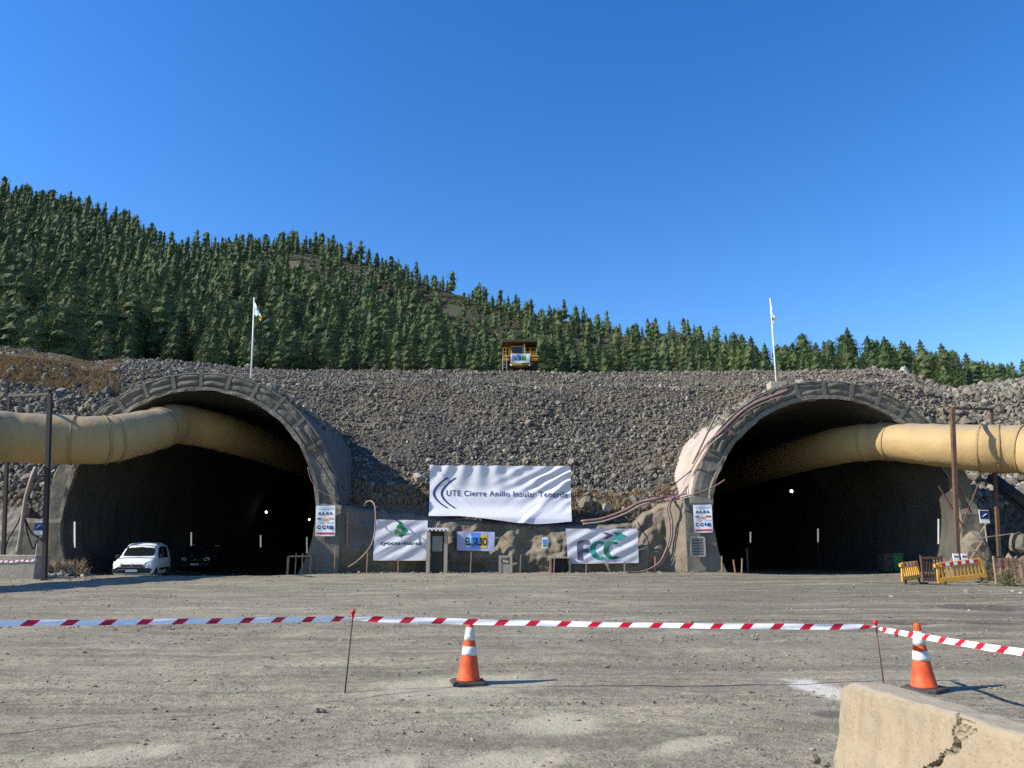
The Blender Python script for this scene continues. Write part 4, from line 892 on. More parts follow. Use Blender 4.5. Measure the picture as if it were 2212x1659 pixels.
MB().bar((b.x, b.y, float(ground_z(b.x, b.y)) - .1), b, .08).build('post', M['wood'], t)

# ------------------------------------------------------------------ hoses and cables
def hit_shell(px, py, c, rad, extra=.1, lo=YF - .25, hi=48, dflt=YF - .3):
    for i in range(500):
        Y = lo + (hi - lo) * i / 499; p = at(px, py, Y)
        if math.hypot(p.x - c.x, p.z - c.z) <= rad + RING - .02 + extra: return p
    return at(px, py, dflt)
def hose(pts, r, label, mat='hose', depth=None, shell=None, cat='hose'):
    P_ = []
    for i, (x, y) in enumerate(pts):
        if shell is not None and y < shell[2]: P_.append(hit_shell(x, y, shell[0], shell[1]))
        else: P_.append(at(x, y, depth[i] if isinstance(depth, (list, tuple)) else depth))
    P_ = catmull(P_, 6); t = MB().tube(P_, r * .74, 8).build('hose' if cat == 'hose' else 'cable', M[mat], None, True, loc=P_[-1]); props(t, label, cat); return t
SR = (TR, RR, 1068)
main = [(1700, 842), (1688, 848), (1632, 870), (1596, 894), (1555, 934), (1528, 958), (1500, 1006), (1480, 1043), (1463, 1066), (1435, 1074), (1384, 1084), (1350, 1102), (1300, 1120), (1255, 1126)]
hose(main, .085, 'thickest pink hose running over the right arch and along the wall top', 'hose', 38.3, SR)
hose([(x + 4, y + 6) for x, y in main[1:]], .06, 'thinner dusty hose lying beside the thick one over the right arch', 'palehose', 38.2, SR)
hose([(x + 9, y + 2) for x, y in main[3:10]] + [(1466, 1078)], .05, 'thin pink hose between the two thicker ones on the right arch', 'hose', 38.15, SR)
hose([(1546, 950), (1520, 985), (1497, 1012), (1470, 1035), (1440, 1058), (1425, 1068)], .035, 'black cable crossing the rubble onto the right arch', 'cable', 39.2, None, 'cable')
dn = [(1475, 1068), (1453, 1076), (1441, 1097), (1446, 1124), (1447, 1156), (1439, 1187), (1425, 1214), (1401, 1230), (1378, 1236), (1352, 1237)]
hose(dn, .06, 'pink hose hanging down the wall to the ground left of the right tunnel', 'hose', [37.9, 37.55, 37.4, 37.35, 37.35, 37.3, 37.2, 37.1, 36.9, 36.6])
hose([(x + 6, y - 1 + (i > 6)) for i, (x, y) in enumerate(dn[:8])], .05, 'second hanging hose touching the pink one left of the right tunnel', 'palehose', [37.9, 37.6, 37.5, 37.45, 37.4, 37.35, 37.25, 37.15])
hose([(1566, 1036), (1540, 1052), (1487, 1071), (1450, 1078), (1435, 1080)], .04, 'thin reddish hose crossing the right arch face into the tunnel', 'hose', [YF - .3, YF - .35, YF - .4, 37.6, 37.9])
hose([(1378, 1128), (1385, 1142), (1397, 1160), (1402, 1180), (1401, 1205), (1400, 1232)], .04, 'black cable hanging beside the grey and teal banner', 'cable', 37.5, None, 'cable')
a, b = hit_shell(1546, 898, TR, RR, .2), hit_shell(1496, 1002, TR, RR, .15); props(MB().bar(b, a, .10, .05).build('plank', M['palehose'], None, loc=b), 'pale plank lying against the left flank of the right arch', 'plank')
SL_ = (TL, RL, 1085)
hose([(670, 940), (690, 970), (712, 1010), (738, 1050), (760, 1082), (775, 1092)], .05, 'black cable down the right flank of the left arch', 'cable', 38.2, SL_, 'cable')
hose([(655, 960), (690, 1000), (716, 1042), (742, 1078), (770, 1092), (800, 1092)], .035, 'thinner cable below the other on the left arch', 'cable', 37.6, None, 'cable')
hose([(665, 1010), (672, 1036), (688, 1058), (712, 1072), (735, 1080)], .03, 'rusty thin hose drooping over the lower right face of the left arch', 'hose', YF - .34)
hose([(786, 1094), (792, 1084), (803, 1083), (810, 1095), (811, 1130), (806, 1165), (795, 1188), (772, 1212), (752, 1225)], .045, 'pale hose looping over the wall top down to the left', 'palehose', [38.2, 37.9, 37.8, 37.6, 37.4, 37.3, 37.3, 37.25, 37.2])
hose([(806, 1090), (830, 1105), (850, 1120), (868, 1132)], .04, 'dark hose slanting down to the green emblem banner', 'cable', [37.9, 37.6, 37.5, 37.45])
# ------------------------------------------------------------------ ventilation ducts
def duct(pts, rads, label, seams):
    P_ = catmull(pts, 10); n = len(P_); rr = np.interp(np.linspace(0, len(pts) - 1, n), range(len(pts)), rads); r_ = random.Random(5); vs, fs = [], []; prev = None; K = 36
    t = empty('ventilation_duct', P_[-1], label, 'duct')
    cum = np.concatenate([[0], np.cumsum([(P_[i + 1] - P_[i]).length for i in range(n - 1)])]); frames = []
    for i, p in enumerate(P_):
        tg = (P_[min(i + 1, n - 1)] - P_[max(i - 1, 0)]).normalized(); u = Vector((0, 0, 1)); u = (u - tg * u.dot(tg)).normalized(); v = tg.cross(u); frames.append((p, u, v))
        for k in range(K):
            a = 2 * math.pi * k / K; q_ = rr[i] * (1 + .012 * math.sin(cum[i] * 5.2 + 2 * math.sin(a)) + .02 * float(fbm(cum[i] * .8, math.cos(a) * 1.2, math.sin(a) * 1.2, 12, 3)))
            vs.append(p + u * math.cos(a) * q_ * .99 + v * math.sin(a) * q_)
    for i in range(n - 1):
        for k in range(K): fs.append((i * K + k, i * K + (k + 1) % K, (i + 1) * K + (k + 1) % K, (i + 1) * K + k))
    MB().add(vs, fs).build('fabric', M['duct'], t, True)
    for s_ in seams:
        i = min(n - 2, max(1, int(s_ * (n - 1)))); p, u, v = frames[i]; tg = u.cross(v).normalized(); m_ = MB(); rows = []
        for d, h in ((-.05, .0), (-.02, .012), (.02, .012), (.05, 0)):
            rows.append([p - tg * d + (u * math.cos(2 * math.pi * k / K) + v * math.sin(2 * math.pi * k / K)) * (rr[i] * 1.028 + h) for k in range(K)])
        m_.grid(rows, True).build('seam', M['seam'], t, True)
    return t
dl = [(-27.5, 12, 6.6), (-26.6, 20, 6.5), at(-130, 938, 30.5), at(0, 943, 33.2), at(110, 948, 34.3), at(225, 950, 35.3), at(310, 934, 37.0)]
el = at(392, 916, 40.0); dl += [at(350, 924, 38.3), el, Vector((el.x + 1.6, 43.5, el.z - .15)), Vector((el.x + 2.2, 52, el.z - .2)), Vector((el.x + 2.2, 80, el.z - .2))]
duct(dl, [1.15, 1.15, 1.15, 1.14, 1.13, 1.12, 1.08, 1.05, 1.04, 1.04, 1.04, 1.04], 'yellow fabric air duct sagging into the left tunnel', (.40, .462, .478, .625, .80))
e2 = at(1900, 954, 39.4); d2 = [(30, 14, 6.0), (28.5, 24, 5.7), at(2330, 980, 32.5), at(2212, 971, 34.6), at(2120, 968, 35.6), at(2030, 962, 36.9), at(1955, 957, 38.3), e2, Vector((e2.x - 1.4, 42.0, e2.z + .05)), Vector((e2.x - 2.2, 52, e2.z)), Vector((e2.x - 2.2, 80, e2.z))]
duct(d2, [1.15, 1.15, 1.14, 1.13, 1.12, 1.06, 1.0, .99, 1.0, 1.02, 1.02], 'yellow fabric air duct entering the right tunnel from the right', (.30, .36, .40, .665, .74))
def gantry(front, back, label, Yf_, Yb_, mats, extra=()):
    a0, a1 = at(*front[0], Yf_), at(*front[1], Yf_); a0.z = float(ground_z(a0.x, a0.y)) - .1; b0, b1 = at(*back[0], Yb_), at(*back[1], Yb_); b0.z = float(ground_z(b0.x, b0.y)) - .1
    t = empty('duct_gantry', a0, label, 'gantry'); MB().bar(a0, a1, .16, .16).build('post', M[mats], t); MB().bar(b0, b1, .14, .14).build('post', M[mats], t); MB().bar(a1, b1, .11, .11).build('crossbar', M[mats], t)
    MB().box(a0 + Vector((0, 0, .14)), (.4, .4, .05)).build('foot_plate', M[mats], t)
    for p, q_ in extra: MB().bar(p, q_, .05).build('brace', M[mats], t)
    return t
gantry(((97, 1241), (108, 851)), ((12, 1200), (20, 855)), 'rusty steel frame holding up the left duct', 31.6, 36.2, 'darksteel')
gantry(((2068, 1228), (2057, 882)), ((2157, 1215), (2141, 884)), 'rusty steel frame with crossed braces holding up the right duct', 34.0, 37.2, 'rust', ((at(2062, 1035, 34.05), at(2099, 1108, 35.2)), (at(2072, 1150, 34.2), at(2120, 1030, 36.5)), (at(2028, 1050, 34), at(2082, 1140, 34.3))))
for k, (x0_, x1_) in enumerate((((1902, 848), (1902, 918)), ((1922, 860), (1926, 912)))):
    a, b = at(x0_[0], x0_[1], 39.0), at(x1_[0], x1_[1] , 39.0); props(MB().tube([a + Vector((0, 0, .12)), b], .022, 6).build('hanger_wire', M['galv'], None, loc=b), ('left' if k == 0 else 'right') + ' hanger wire holding the right duct under the arch', 'wire')

# ------------------------------------------------------------------ left edge: walls, block, debris
g0 = 0.4; p0, p1 = at(-260, 1095, 39.7), at(50, 1097, 39.7); rows = [[(p0.x + (p1.x - p0.x) * i / 30, 39.7 - .05 * float(fbm(i * .4, j * .5, 0, 14, 3)), .1 + (p0.z - .1) * j / 12) for i in range(31)] for j in range(13)]
mw = MB().grid(rows).grid([rows[-1], [(p[0], 40.6, p[2]) for p in rows[-1]]]).grid([[r2[-1] for r2 in rows], [(r2[-1][0], 40.6, r2[-1][2]) for r2 in rows]]).build('retaining_wall', M['block'], None, loc=(p1.x, 39.7, .1)); props(mw, 'plain grey concrete wall behind the left gantry', 'wall')
bx0, bx1 = gpt(-160, 1250), gpt(79, 1243); Yb_ = 32.2; xr = at(79, 1200, Yb_).x; xl = at(-220, 1205, Yb_).x; zt_ = at(40, 1199, Yb_).z; zb_ = float(ground_z(xr, Yb_)) - .1
t = empty('concrete_block', (xr, Yb_, zb_), 'low tan concrete block with striped tape at the far left', 'block')
MB().box(((xl + xr) / 2, Yb_ + .5, (zt_ + zb_) / 2), (xr - xl, 1.0, zt_ - zb_)).build('body', M['block'], t, bevel=.03)
def tape_mesh(P0, P1, width, sag, rep, name, label, top_tilt=0.0, mat='tape', u0=0.0, twist=0.0):
    P0, P1 = Vector(P0), Vector(P1); n = 60; me = bpy.data.meshes.new(name); vs, fs = [], []; dirv = (P1 - P0).normalized(); up = Vector((0, 0, 1)); nrm = dirv.cross(up).normalized(); L = (P1 - P0).length
    for i in range(n + 1):
        u = i / n; c = P0 * (1 - u) + P1 * u; c.z -= sag * 4 * u * (1 - u); tw = top_tilt + twist * math.sin(u * 7 + 1) ; w_ = width * (1 - .75 * max(0, 1 - min(u, 1 - u) / .035))
        d = up * math.cos(tw) + nrm * math.sin(tw)
        for k in range(4): vs.append(tuple(c + d * w_ * (.5 - k / 3) + nrm * .006 * math.sin(k * 2.1 + u * 30)))
    for i in range(n):
        for k in range(3): fs.append((i * 4 + k, i * 4 + 4 + k, i * 4 + 5 + k, i * 4 + 1 + k))
    me.from_pydata([tuple(Vector(v) - P0) for v in vs], [], fs); uv = me.uv_layers.new(name='UVMap'); li = 0
    for pol in me.polygons:
        for vi in pol.vertices: uv.data[li].uv = (u0 + (vi // 4) / n * L / rep, 1 - (vi % 4) / 3); li += 1
    me.polygons.foreach_set('use_smooth', [True] * len(me.polygons)); me.materials.append(M[mat]); o = bpy.data.objects.new(name, me); C.objects.link(o); o.location = P0; props(o, label, 'tape'); return o
tape_mesh(at(-100, 1215, Yb_ - .03), at(80, 1210, Yb_ - .03), .085, .02, .22, 'tape', 'small red and white tape stretched across the concrete block')
p = at(132, 1238, 34.5); V, Fc = bake(rocks, np.array([[p.x + random.gauss(0, .7), 34.5 + random.gauss(0, .5), 0] for _ in range(90)]) + 0, np.array([random.uniform(.05, .2) for _ in range(90)]))
zc_ = ground_z(V[:, 0], V[:, 1]); V[:, 2] += zc_ + .5 * np.exp(-((V[:, 0] - p.x) / .7) ** 2 - ((V[:, 1] - 34.5) / .6) ** 2); props(np_mesh('debris_heap', V, Fc, M['boulder']), 'small heap of stones and dry brush left of the white van', 'debris', kind='stuff')
n = 60; a = rng.uniform(0, 6.28, n); z0 = np.zeros(n); rot = np.stack([np.cos(a), -np.sin(a), z0, np.sin(a), np.cos(a), z0, z0, z0, z0 + 1], -1).reshape(n, 3, 3); xx = p.x + rng.normal(0, .55, n); yy = 34.5 + rng.normal(0, .45, n)
V, Fc = bake(tufts, np.stack([xx, yy, ground_z(xx, yy) + .35 * np.exp(-((xx - p.x) / .7) ** 2)], -1), rng.uniform(.3, .6, n), rot); props(np_mesh('dry_brush', V, Fc, M['straw']), 'dry brown brush on the stone heap left of the white van', 'bush')
hose([(77, 1010), (66, 1040), (55, 1080), (49, 1120), (44, 1160), (38, 1196)], .13, 'thick pale hose hanging left of the left arch', 'palehose', [37.6, 37.2, 37.0, 36.8, 36.6, 36.5])
hose([(100, 1000), (82, 1030), (60, 1075), (38, 1130), (20, 1160), (10, 1190)], .045, 'thin slack cable behind the thick pale hose at the far left', 'cable', 37.3, None, 'cable')
hose([(52, 1115), (62, 1140), (70, 1152), (88, 1165), (96, 1178)], .05, 'black cable curling from the thick pale hose toward the gantry post', 'cable', 36.9, None, 'cable')
hose([(54, 1125), (62, 1160), (72, 1186), (80, 1170), (90, 1160)], .04, 'black cable making a small loop beside the gantry post', 'cable', 36.8, None, 'cable')
for k, (px, py, lab, Yq) in enumerate(((84, 1141, 'blue and white sign left of the left tunnel behind the gantry post', 36.9), (2126, 1116, 'blue and white sign in the shade right of the right tunnel', 37.7))):
    p = at(px, py, Yq); s = Yq / 1640; t = empty('road_sign', p, lab, 'sign'); MB().box(p, (20 * s, .03, 28 * s)).build('plate', M['signwhite'], t); MB().box(p + Vector((0, -.02, 4 * s)), (18 * s, .012, 17 * s)).build('panel', M['navy'], t); MB().bar(p + Vector((-4 * s, -.03, 0)), p + Vector((4 * s, -.03, 6 * s)), 4 * s, .01).build('arrow', M['signwhite'], t)
    MB().tube([p + Vector((0, .04, -2.2)), p + Vector((0, .04, .3))], .03, 6).build('post', M['galv'], t)
# ------------------------------------------------------------------ right edge: lump, sticks, pipe, fence, barriers
p = at(2106, 1185, 36.6); V, Fc = rock_variant(ICO3, .08); V = V * np.array([.62, .5, 1.1]); props(np_mesh('concrete_lump', V, Fc, M['shotcrete'], loc=(p.x, p.y, float(ground_z(p.x, p.y)) + .9)), 'upright broken concrete lump right of the right tunnel', 'rubble')
rb = []
for k in range(70): rb.append((at(2150, 1200, 36.6).x + random.gauss(0, 1.4), 36.9 + random.gauss(0, .6), 0))
V, Fc = bake(rocks, np.array(rb), np.array([random.uniform(.1, .45) for _ in rb])); V[:, 2] += ground_z(V[:, 0], V[:, 1]) + .55 * np.exp(-((V[:, 1] - 37.2) / .7) ** 2); props(np_mesh('rubble_heap', V, Fc, M['rubble']), 'heap of grey rubble behind the orange mesh fence', 'rubble', kind='stuff')
for k, (a, b, lab, mt) in enumerate((((2078, 1172), (2105, 1190), 'bent thin rod across the concrete lump', 'galv'), ((2088, 1166), (2190, 1152), 'long pale curved pole lying over the rubble heap', 'palehose'), ((2092, 1215), (2122, 1168), 'pale stick slanting right beside the concrete lump', 'wood'), ((2098, 1190), (2128, 1218), 'pale stick crossing the other beside the concrete lump', 'wood'), ((2118, 1150), (2132, 1128), 'thin dark stick in the rubble below the blue sign', 'wood'))):
    props(MB().bar(at(*a, 36.0), at(*b, 35.9), .06, .04).build('stick', M[mt], None, loc=at(*a, 36.0)), lab, 'stick')
a, b = at(2140, 1030, 38.2), at(2290, 1150, 36.0); t = empty('pipe', b, 'thick black pipe running down the rubble at the right edge', 'pipe'); MB().tube([a, (a + b) / 2 + Vector((0, 0, .1)), b], .28, 12).build('tube', M['darksteel'], t, True); MB().tube([a + Vector((0, -.3, -.6)), b + Vector((0, -.3, -.7))], .10, 8).build('small_tube', M['blackplastic'], t, True)
# grey slab behind the barriers
a = gpt(2075, 1240); x0, x1 = at(2056, 1215, 33.5).x, at(2150, 1215, 33.5).x; props(MB().box(((x0 + x1) / 2, 33.8, .57), (x1 - x0, .5, .8)).build('slab', M['cheek'], None, loc=(x0, 33.8, .3), bevel=.02), 'low dark concrete slab behind the tilted yellow barrier', 'block')
for px, lab in ((2064, 'left white marker plate standing on the slab behind the tilted yellow barrier'), (2082, 'right white marker plate standing on the slab behind the tilted yellow barrier')):
    a = at(px, 1196, 33.66); g0 = .968; t = empty('marker_post', (a.x, a.y, g0), lab, 'post'); MB().box((a.x, a.y, (a.z + g0) / 2), (.26, .05, a.z - g0)).build('plate', M['whitepaint'], t, bevel=.01); MB().box((a.x, a.y - .03, a.z - .12), (.2, .012, .06)).build('band', M['grey_print'], t)
# rusty lattice panel
x0, x1, Yq = at(1992, 1230, 29.6).x, at(2036, 1230, 29.6).x, 29.6; g0 = float(ground_z(x0, Yq)); z1 = at(2010, 1205, Yq).z; t = empty('lattice_panel', ((x0 + x1) / 2, Yq, g0), 'rusty lattice panel between the two yellow barriers', 'panel')
MB().bar((x0, Yq, z1), (x1, Yq, z1), .09).build('top_rail', M['rust'], t); MB().bar((x0, Yq, g0 + .08), (x1, Yq, g0 + .08), .07).build('bottom_rail', M['rust'], t)
for k in range(7):
    xa, xb = x0 + (x1 - x0) * k / 7, x0 + (x1 - x0) * (k + 1) / 7; MB().bar((xa, Yq, g0 + .1), (xb, Yq, z1), .04).build('bar', M['rust'], t); MB().bar((xa, Yq + .045, z1), (xb, Yq + .045, g0 + .1), .04).build('bar', M['rust'], t)
for x in (x0, x1): MB().bar((x, Yq, g0), (x, Yq, z1 + .1), .06).build('post', M['rust'], t)
def barrier(c, rz, length, height, label, tilt=0.0, strips=5):
    t = empty('safety_barrier', c, label, 'barrier', None, rz); t.rotation_euler = (0, tilt, rz); h = height; L = length; m_ = MB(); zb = .16
    m_.prism([(-L / 2, -.02, zb), (L / 2, -.02, zb), (L / 2, -.02, zb + .20 * h), (-L / 2, -.02, zb + .20 * h)], (0, .05, 0)); m_.prism([(-L / 2 + .06, -.02, h * .80), (L / 2 - .06, -.02, h * .80), (L / 2 - .12, -.02, h), (-L / 2 + .12, -.02, h)], (0, .05, 0))
    for s_ in (-1, 1): m_.prism([(s_ * L / 2, -.02, zb + .2 * h), (s_ * (L / 2 - .10), -.02, zb + .2 * h), (s_ * (L / 2 - .16), -.02, h * .8), (s_ * (L / 2 - .06), -.02, h * .8)], (0, .05, 0))
    m_.build('frame', M['yellow'], t, bevel=.012, local=True); nb = max(5, int(L / .16))
    for k in range(nb):
        x = -L / 2 + .16 + (L - .32) * (k + .5) / nb; MB().box((x, .005, (zb + .2 * h + h * .8) / 2), (.055, .035, h * .8 - zb - .2 * h)).build('bar', M['yellow'], t, local=True)
    for k in range(strips * 2 - 1):
        w_ = (L - .5) / (strips * 2 - 1); MB().box((-L / 2 + .25 + w_ * (k + .5), -.028, h * .90), (w_ * .97, .012, h * .13)).build('strip', M['red_print' if k % 2 == 0 else 'whitepaint'], t, local=True)
    for s_ in (-1, 1):
        MB().bar((s_ * L * .36, -.32, .03), (s_ * L * .36, .32, .03), .07, .05).bar((s_ * L * .36, -.02, .03), (s_ * L * .36, -.02, zb + .05), .06).build('foot', M['rubber'], t, local=True)
    MB().lathe([(.05, -.06), (.05, .06)], (-L / 2 + .02, .005, h * .9), 10).build('hinge', M['yellow'], t, local=True)
    return t
p = gpt(1971, 1263); barrier(p, R(34), 1.25, .80, 'smaller yellow plastic barrier seen at an angle, nearest the right tunnel', R(-3), 4)
p = gpt(2082, 1264); barrier(p, R(4), 1.86, .86, 'wide yellow plastic barrier tilted, with red and white strips on top', R(-6), 5)
# orange mesh fence
Yq = 29.0; t0 = at(2150, 1240, Yq); g0 = float(ground_z(t0.x, Yq)); z1 = at(2160, 1206, Yq).z; t = empty('mesh_fence', (t0.x, Yq, g0), 'faded orange mesh fence on posts at the right edge', 'fence'); xs_ = [at(px, 1230, Yq).x for px in (2148, 2186, 2232, 2300)]
for x in xs_: MB().bar((x, Yq, g0 - .1), (x + .02, Yq, z1 + .08), .05).build('post', M['wood'], t)
mm = MB(); nx, nz = 64, 20
for i in range(nx + 1): x = xs_[0] + (xs_[-1] - xs_[0]) * i / nx; mm.box((x, Yq - .03 + .03 * math.sin(i), (g0 + z1) / 2), (.013, .008, z1 - g0))
for j in range(nz + 1): mm.box(((xs_[0] + xs_[-1]) / 2, Yq - .035, g0 + (z1 - g0) * j / nz), (xs_[-1] - xs_[0], .008, .012))
mm.build('mesh', M['fence_mesh'], t)
# weeds by the barrier
for (px, py, s, lab) in ((2142, 1255, .5, 'dusty green weed clump at the right end of the tilted yellow barrier'), (2180, 1266, .38, 'small dusty weed clump in front of the orange mesh fence')):
    p = gpt(px, py); vs, fs = [(0, 0, 0)], []
    for _ in range(220):
        a = rng.uniform(0, 6.28); q_ = abs(rng.normal(0, .55)); c_ = np.array([q_ * math.cos(a), q_ * math.sin(a), rng.uniform(0, 1.0) * (1.1 - q_ * .6)]); e = rng.normal(0, 1, 3); e[2] = abs(e[2]); e /= np.linalg.norm(e); sd2 = np.cross(e, rng.normal(size=3)); sd2 /= np.linalg.norm(sd2); n = len(vs); vs += [tuple(c_ + sd2 * .05), tuple(c_ - sd2 * .05), tuple(c_ + e * .22), tuple(c_ + sd2 * .02)]; fs += [(n, n + 1, n + 2), (0, n, n + 3)]
    props(np_mesh('weed', np.array(vs) * s * 1.3, fs, M['weed'], loc=p), lab, 'plant')
for px, py, s, lab in ((2090, 1283, .14, 'dark stone on the ground in front of the tilted yellow barrier'), (2190, 1280, .10, 'pale stone in front of the orange mesh fence'), (2206, 1284, .09, 'pale stone at the right edge below the mesh fence')):
    p = gpt(px, py); boulder(px, py, p.y, s, lab, 'rubble' if 'dark' in lab else 'boulder', base=(ICO_V, ICO_F), z=p.z + s * .4, name='stone')
# bins in the right tunnel
for (px, mt, lab) in ((1917, 'rubber', 'grey waste bin in the shade of the right tunnel'), (1938, 'bin', 'green waste bin in the shade of the right tunnel')):
    p = at(px, 1243, 41.0); g0 = float(ground_z(p.x, p.y)); t = empty('waste_bin', (p.x, p.y, g0), lab, 'bin'); MB().box((p.x, p.y, g0 + .5), (.44, .55, .85), None, 1.18).build('body', M[mt], t, bevel=.02); MB().box((p.x, p.y - .02, g0 + .97), (.58, .68, .07)).build('lid', M[mt], t, bevel=.02); MB().tube([(p.x - .26, p.y + .3, g0 + .1), (p.x + .26, p.y + .3, g0 + .1)], .1, 10).build('wheel', M['tyre'], t)

# ------------------------------------------------------------------ flagpoles
def flagpole(base, top, Y, label, base_block, flagpts, thick=.055):
    b, a = at(*base, Y), at(*top, Y); t = empty('flagpole', b, label, 'flagpole'); b2 = Vector((b.x, b.y, min(b.z, float(talus_z(b.x, b.y))) - .3))
    MB().tube([b2, b + (a - b) * .5, a], [thick, thick * .9, thick * .7], 10).build('pole', M['whitepaint'], t, True); MB().lathe([(.01, -.05), (.07, 0), (.07, .04), (.01, .1)], a, 10).build('cap', M['whitepaint'], t, True)
    if base_block: MB().box(b + Vector((-.02, 0, -.28)), (1.05, .9, .62)).build('base_block', M['block'], t, bevel=.02)
    n, m_ = 14, 12; fb = []
    def FP(u, v):
        (tlx, tly), (trx, try_), (brx, bry), (blx, bly) = flagpts; x = (tlx * (1 - u) + trx * u) * (1 - v) + (blx * (1 - u) + brx * u) * v; y = (tly * (1 - u) + try_ * u) * (1 - v) + (bly * (1 - u) + bry * u) * v
        return at(x, y, Y - .02 - .22 * u * math.sin(v * 5 + u * 9) - .25 * u)
    for u0, u1, mt in ((0, .36, 'whitepaint'), (.36, .70, 'skyblue'), (.70, 1.0, 'yellow_print')):
        MB().grid([[FP(u0 + (u1 - u0) * i / n, j / m_) for i in range(n + 1)] for j in range(m_ + 1)]).build('flag', M[mt], t, True)
    return t
flagpole((543, 825), (549, 645), 50, 'left white flagpole with a drooping white, blue and yellow flag', False, ((550, 652), (566, 686), (563, 693), (549, 677)))
flagpole((1677, 828), (1664, 647), 51, 'right white flagpole on a concrete block against the sky', True, ((1665, 658), (1674, 688), (1670, 699), (1666, 678)))

# ------------------------------------------------------------------ dump truck on the crest
def truck():
    Y = 72.0; s = ppm(Y, 780); x0 = at(1124, 780, Y).x; zb = at(1124, 806, Y).z - .15; U_ = lambda px: at(px, 780, Y).x; Z_ = lambda py: at(1124, py, Y).z
    t = empty('dump_truck', (x0, Y, zb), 'yellow mining dump truck facing out from the top of the rubble slope', 'truck'); W = U_(1163) - U_(1085); zt_ = Z_(733)
    for sx_ in (-1, 1):
        cx_ = x0 + sx_ * (W / 2 - .38)
        for yy_, nm in ((Y + .9, 'wheel'), (Y + 5.0, 'wheel')):
            o = MB().lathe([(.45, -.36), (.80, -.34), (.88, -.25), (.88, .25), (.80, .34), (.45, .36)], (cx_, yy_, zb + .88), 22, 'x').build('wheel', M['tyre'], t, False); MB().lathe([(.05, -.38), (.44, -.37), (.44, .37), (.05, .38)], (cx_, yy_, zb + .88), 16, 'x').build('rim', M['truck_y'], o)
    MB().box((x0, Y + 3.2, zb + .95), (W * .42, 6.4, .5)).build('chassis', M['darksteel'], t, bevel=.03)
    MB().box((x0, Y + .15, Z_(787)), (W * .60, .35, .26)).build('bumper', M['truck_y'], t, bevel=.04)
    for sx_ in (-1, 1): MB().lathe([(.01, -.06), (.1, -.05), (.1, .05)], (x0 + sx_ * W * .25, Y - .06, Z_(789)), 10, 'y').build('headlight', M['headlamp'], t)
    MB().box((x0 - .02, Y + 1.1, (Z_(773) + Z_(786)) / 2 + .15), (W * .56, 1.7, 1.05)).build('engine_hood', M['truck_y'], t, bevel=.05)
    MB().box((x0, Y + .9, Z_(769)), (W * .99, 1.9, .22)).build('deck', M['truck_y'], t, bevel=.03)
    for sx_ in (-1, 1): MB().box((x0 + sx_ * W * .40, Y + .75, Z_(777)), (W * .19, 1.7, .30)).build('fender', M['truck_y'], t, bevel=.05)
    # cab
    cz0, cz1 = Z_(767), Z_(743); cxl, cxr = U_(1103), U_(1131); m_ = MB(); mcx = (cxl + cxr) / 2; cw = cxr - cxl; ch = cz1 - cz0
    m_.box((mcx, Y + 1.3, (cz0 + cz1) / 2), (cw, 1.4, ch)); cab = m_.build('cab', M['truck_y'], t, bevel=.05)
    MB().box((mcx, Y + .59, cz0 + ch * .60), (cw * .82, .03, ch * .56)).build('windscreen', M['glass'], cab); MB().box((mcx, Y + .585, cz0 + ch * .2), (cw * .86, .03, ch * .14)).build('grille', M['darksteel'], cab)
    MB().tube([(U_(1133), Y + .5, cz0), (U_(1133), Y + .5, Z_(735))], .06, 8).build('mirror_post', M['whitepaint'], t); MB().box((U_(1148), Y + .9, cz0 + .22), (U_(1158) - U_(1137), 1.0, .42)).build('tank', M['truck_y'], t, bevel=.05)
    hr = MB(); zl = cz0 + .75
    for px in (1135, 1146, 1159): hr.tube([(U_(px), Y + .1, cz0), (U_(px), Y + .1, zl)], .025, 6)
    hr.tube([(U_(1135), Y + .1, zl), (U_(1159), Y + .1, zl)], .025, 6); hr.tube([(U_(1135), Y + .1, zl - .35), (U_(1159), Y + .1, zl - .35)], .02, 6).build('handrail', M['truck_y'], t)
    hl = MB()
    for px in (1087, 1093, 1100): hl.tube([(U_(px), Y + .1, cz0), (U_(px), Y + .1, zl)], .025, 6)
    hl.tube([(U_(1087), Y + .1, zl), (U_(1100), Y + .1, zl)], .025, 6).build('handrail', M['truck_y'], t)
    ld = MB()
    for sx_ in (0, .4): ld.tube([(U_(1086) + sx_, Y - .05, zb + .5), (U_(1086) + sx_, Y - .05, cz0)], .03, 6)
    for k in range(7): ld.tube([(U_(1086), Y - .05, zb + .7 + k * .27), (U_(1086) + .4, Y - .05, zb + .7 + k * .27)], .02, 5)
    ld.build('ladder', M['galv'], t)
    # tipping body with its canopy over the cab
    bd = MB(); x_l, x_r = U_(1084), U_(1161); zc0, zc1 = Z_(742), zt_
    bd.prism([(x_l, Y - .1, zc0 + .1), (x_l, Y - .1, zc1), (x_l, Y + 2.4, zc1 + .1), (x_l, Y + 7.6, zc1 + .35), (x_l, Y + 7.2, zb + 1.9), (x_l, Y + 3.0, zb + 1.35), (x_l, Y + 2.3, zc0 - .1)], (.14, 0, 0)); bd.prism([(x_r, Y - .1, zc0 + .1), (x_r, Y - .1, zc1), (x_r, Y + 2.4, zc1 + .1), (x_r, Y + 7.6, zc1 + .35), (x_r, Y + 7.2, zb + 1.9), (x_r, Y + 3.0, zb + 1.35), (x_r, Y + 2.3, zc0 - .1)], (-.14, 0, 0))
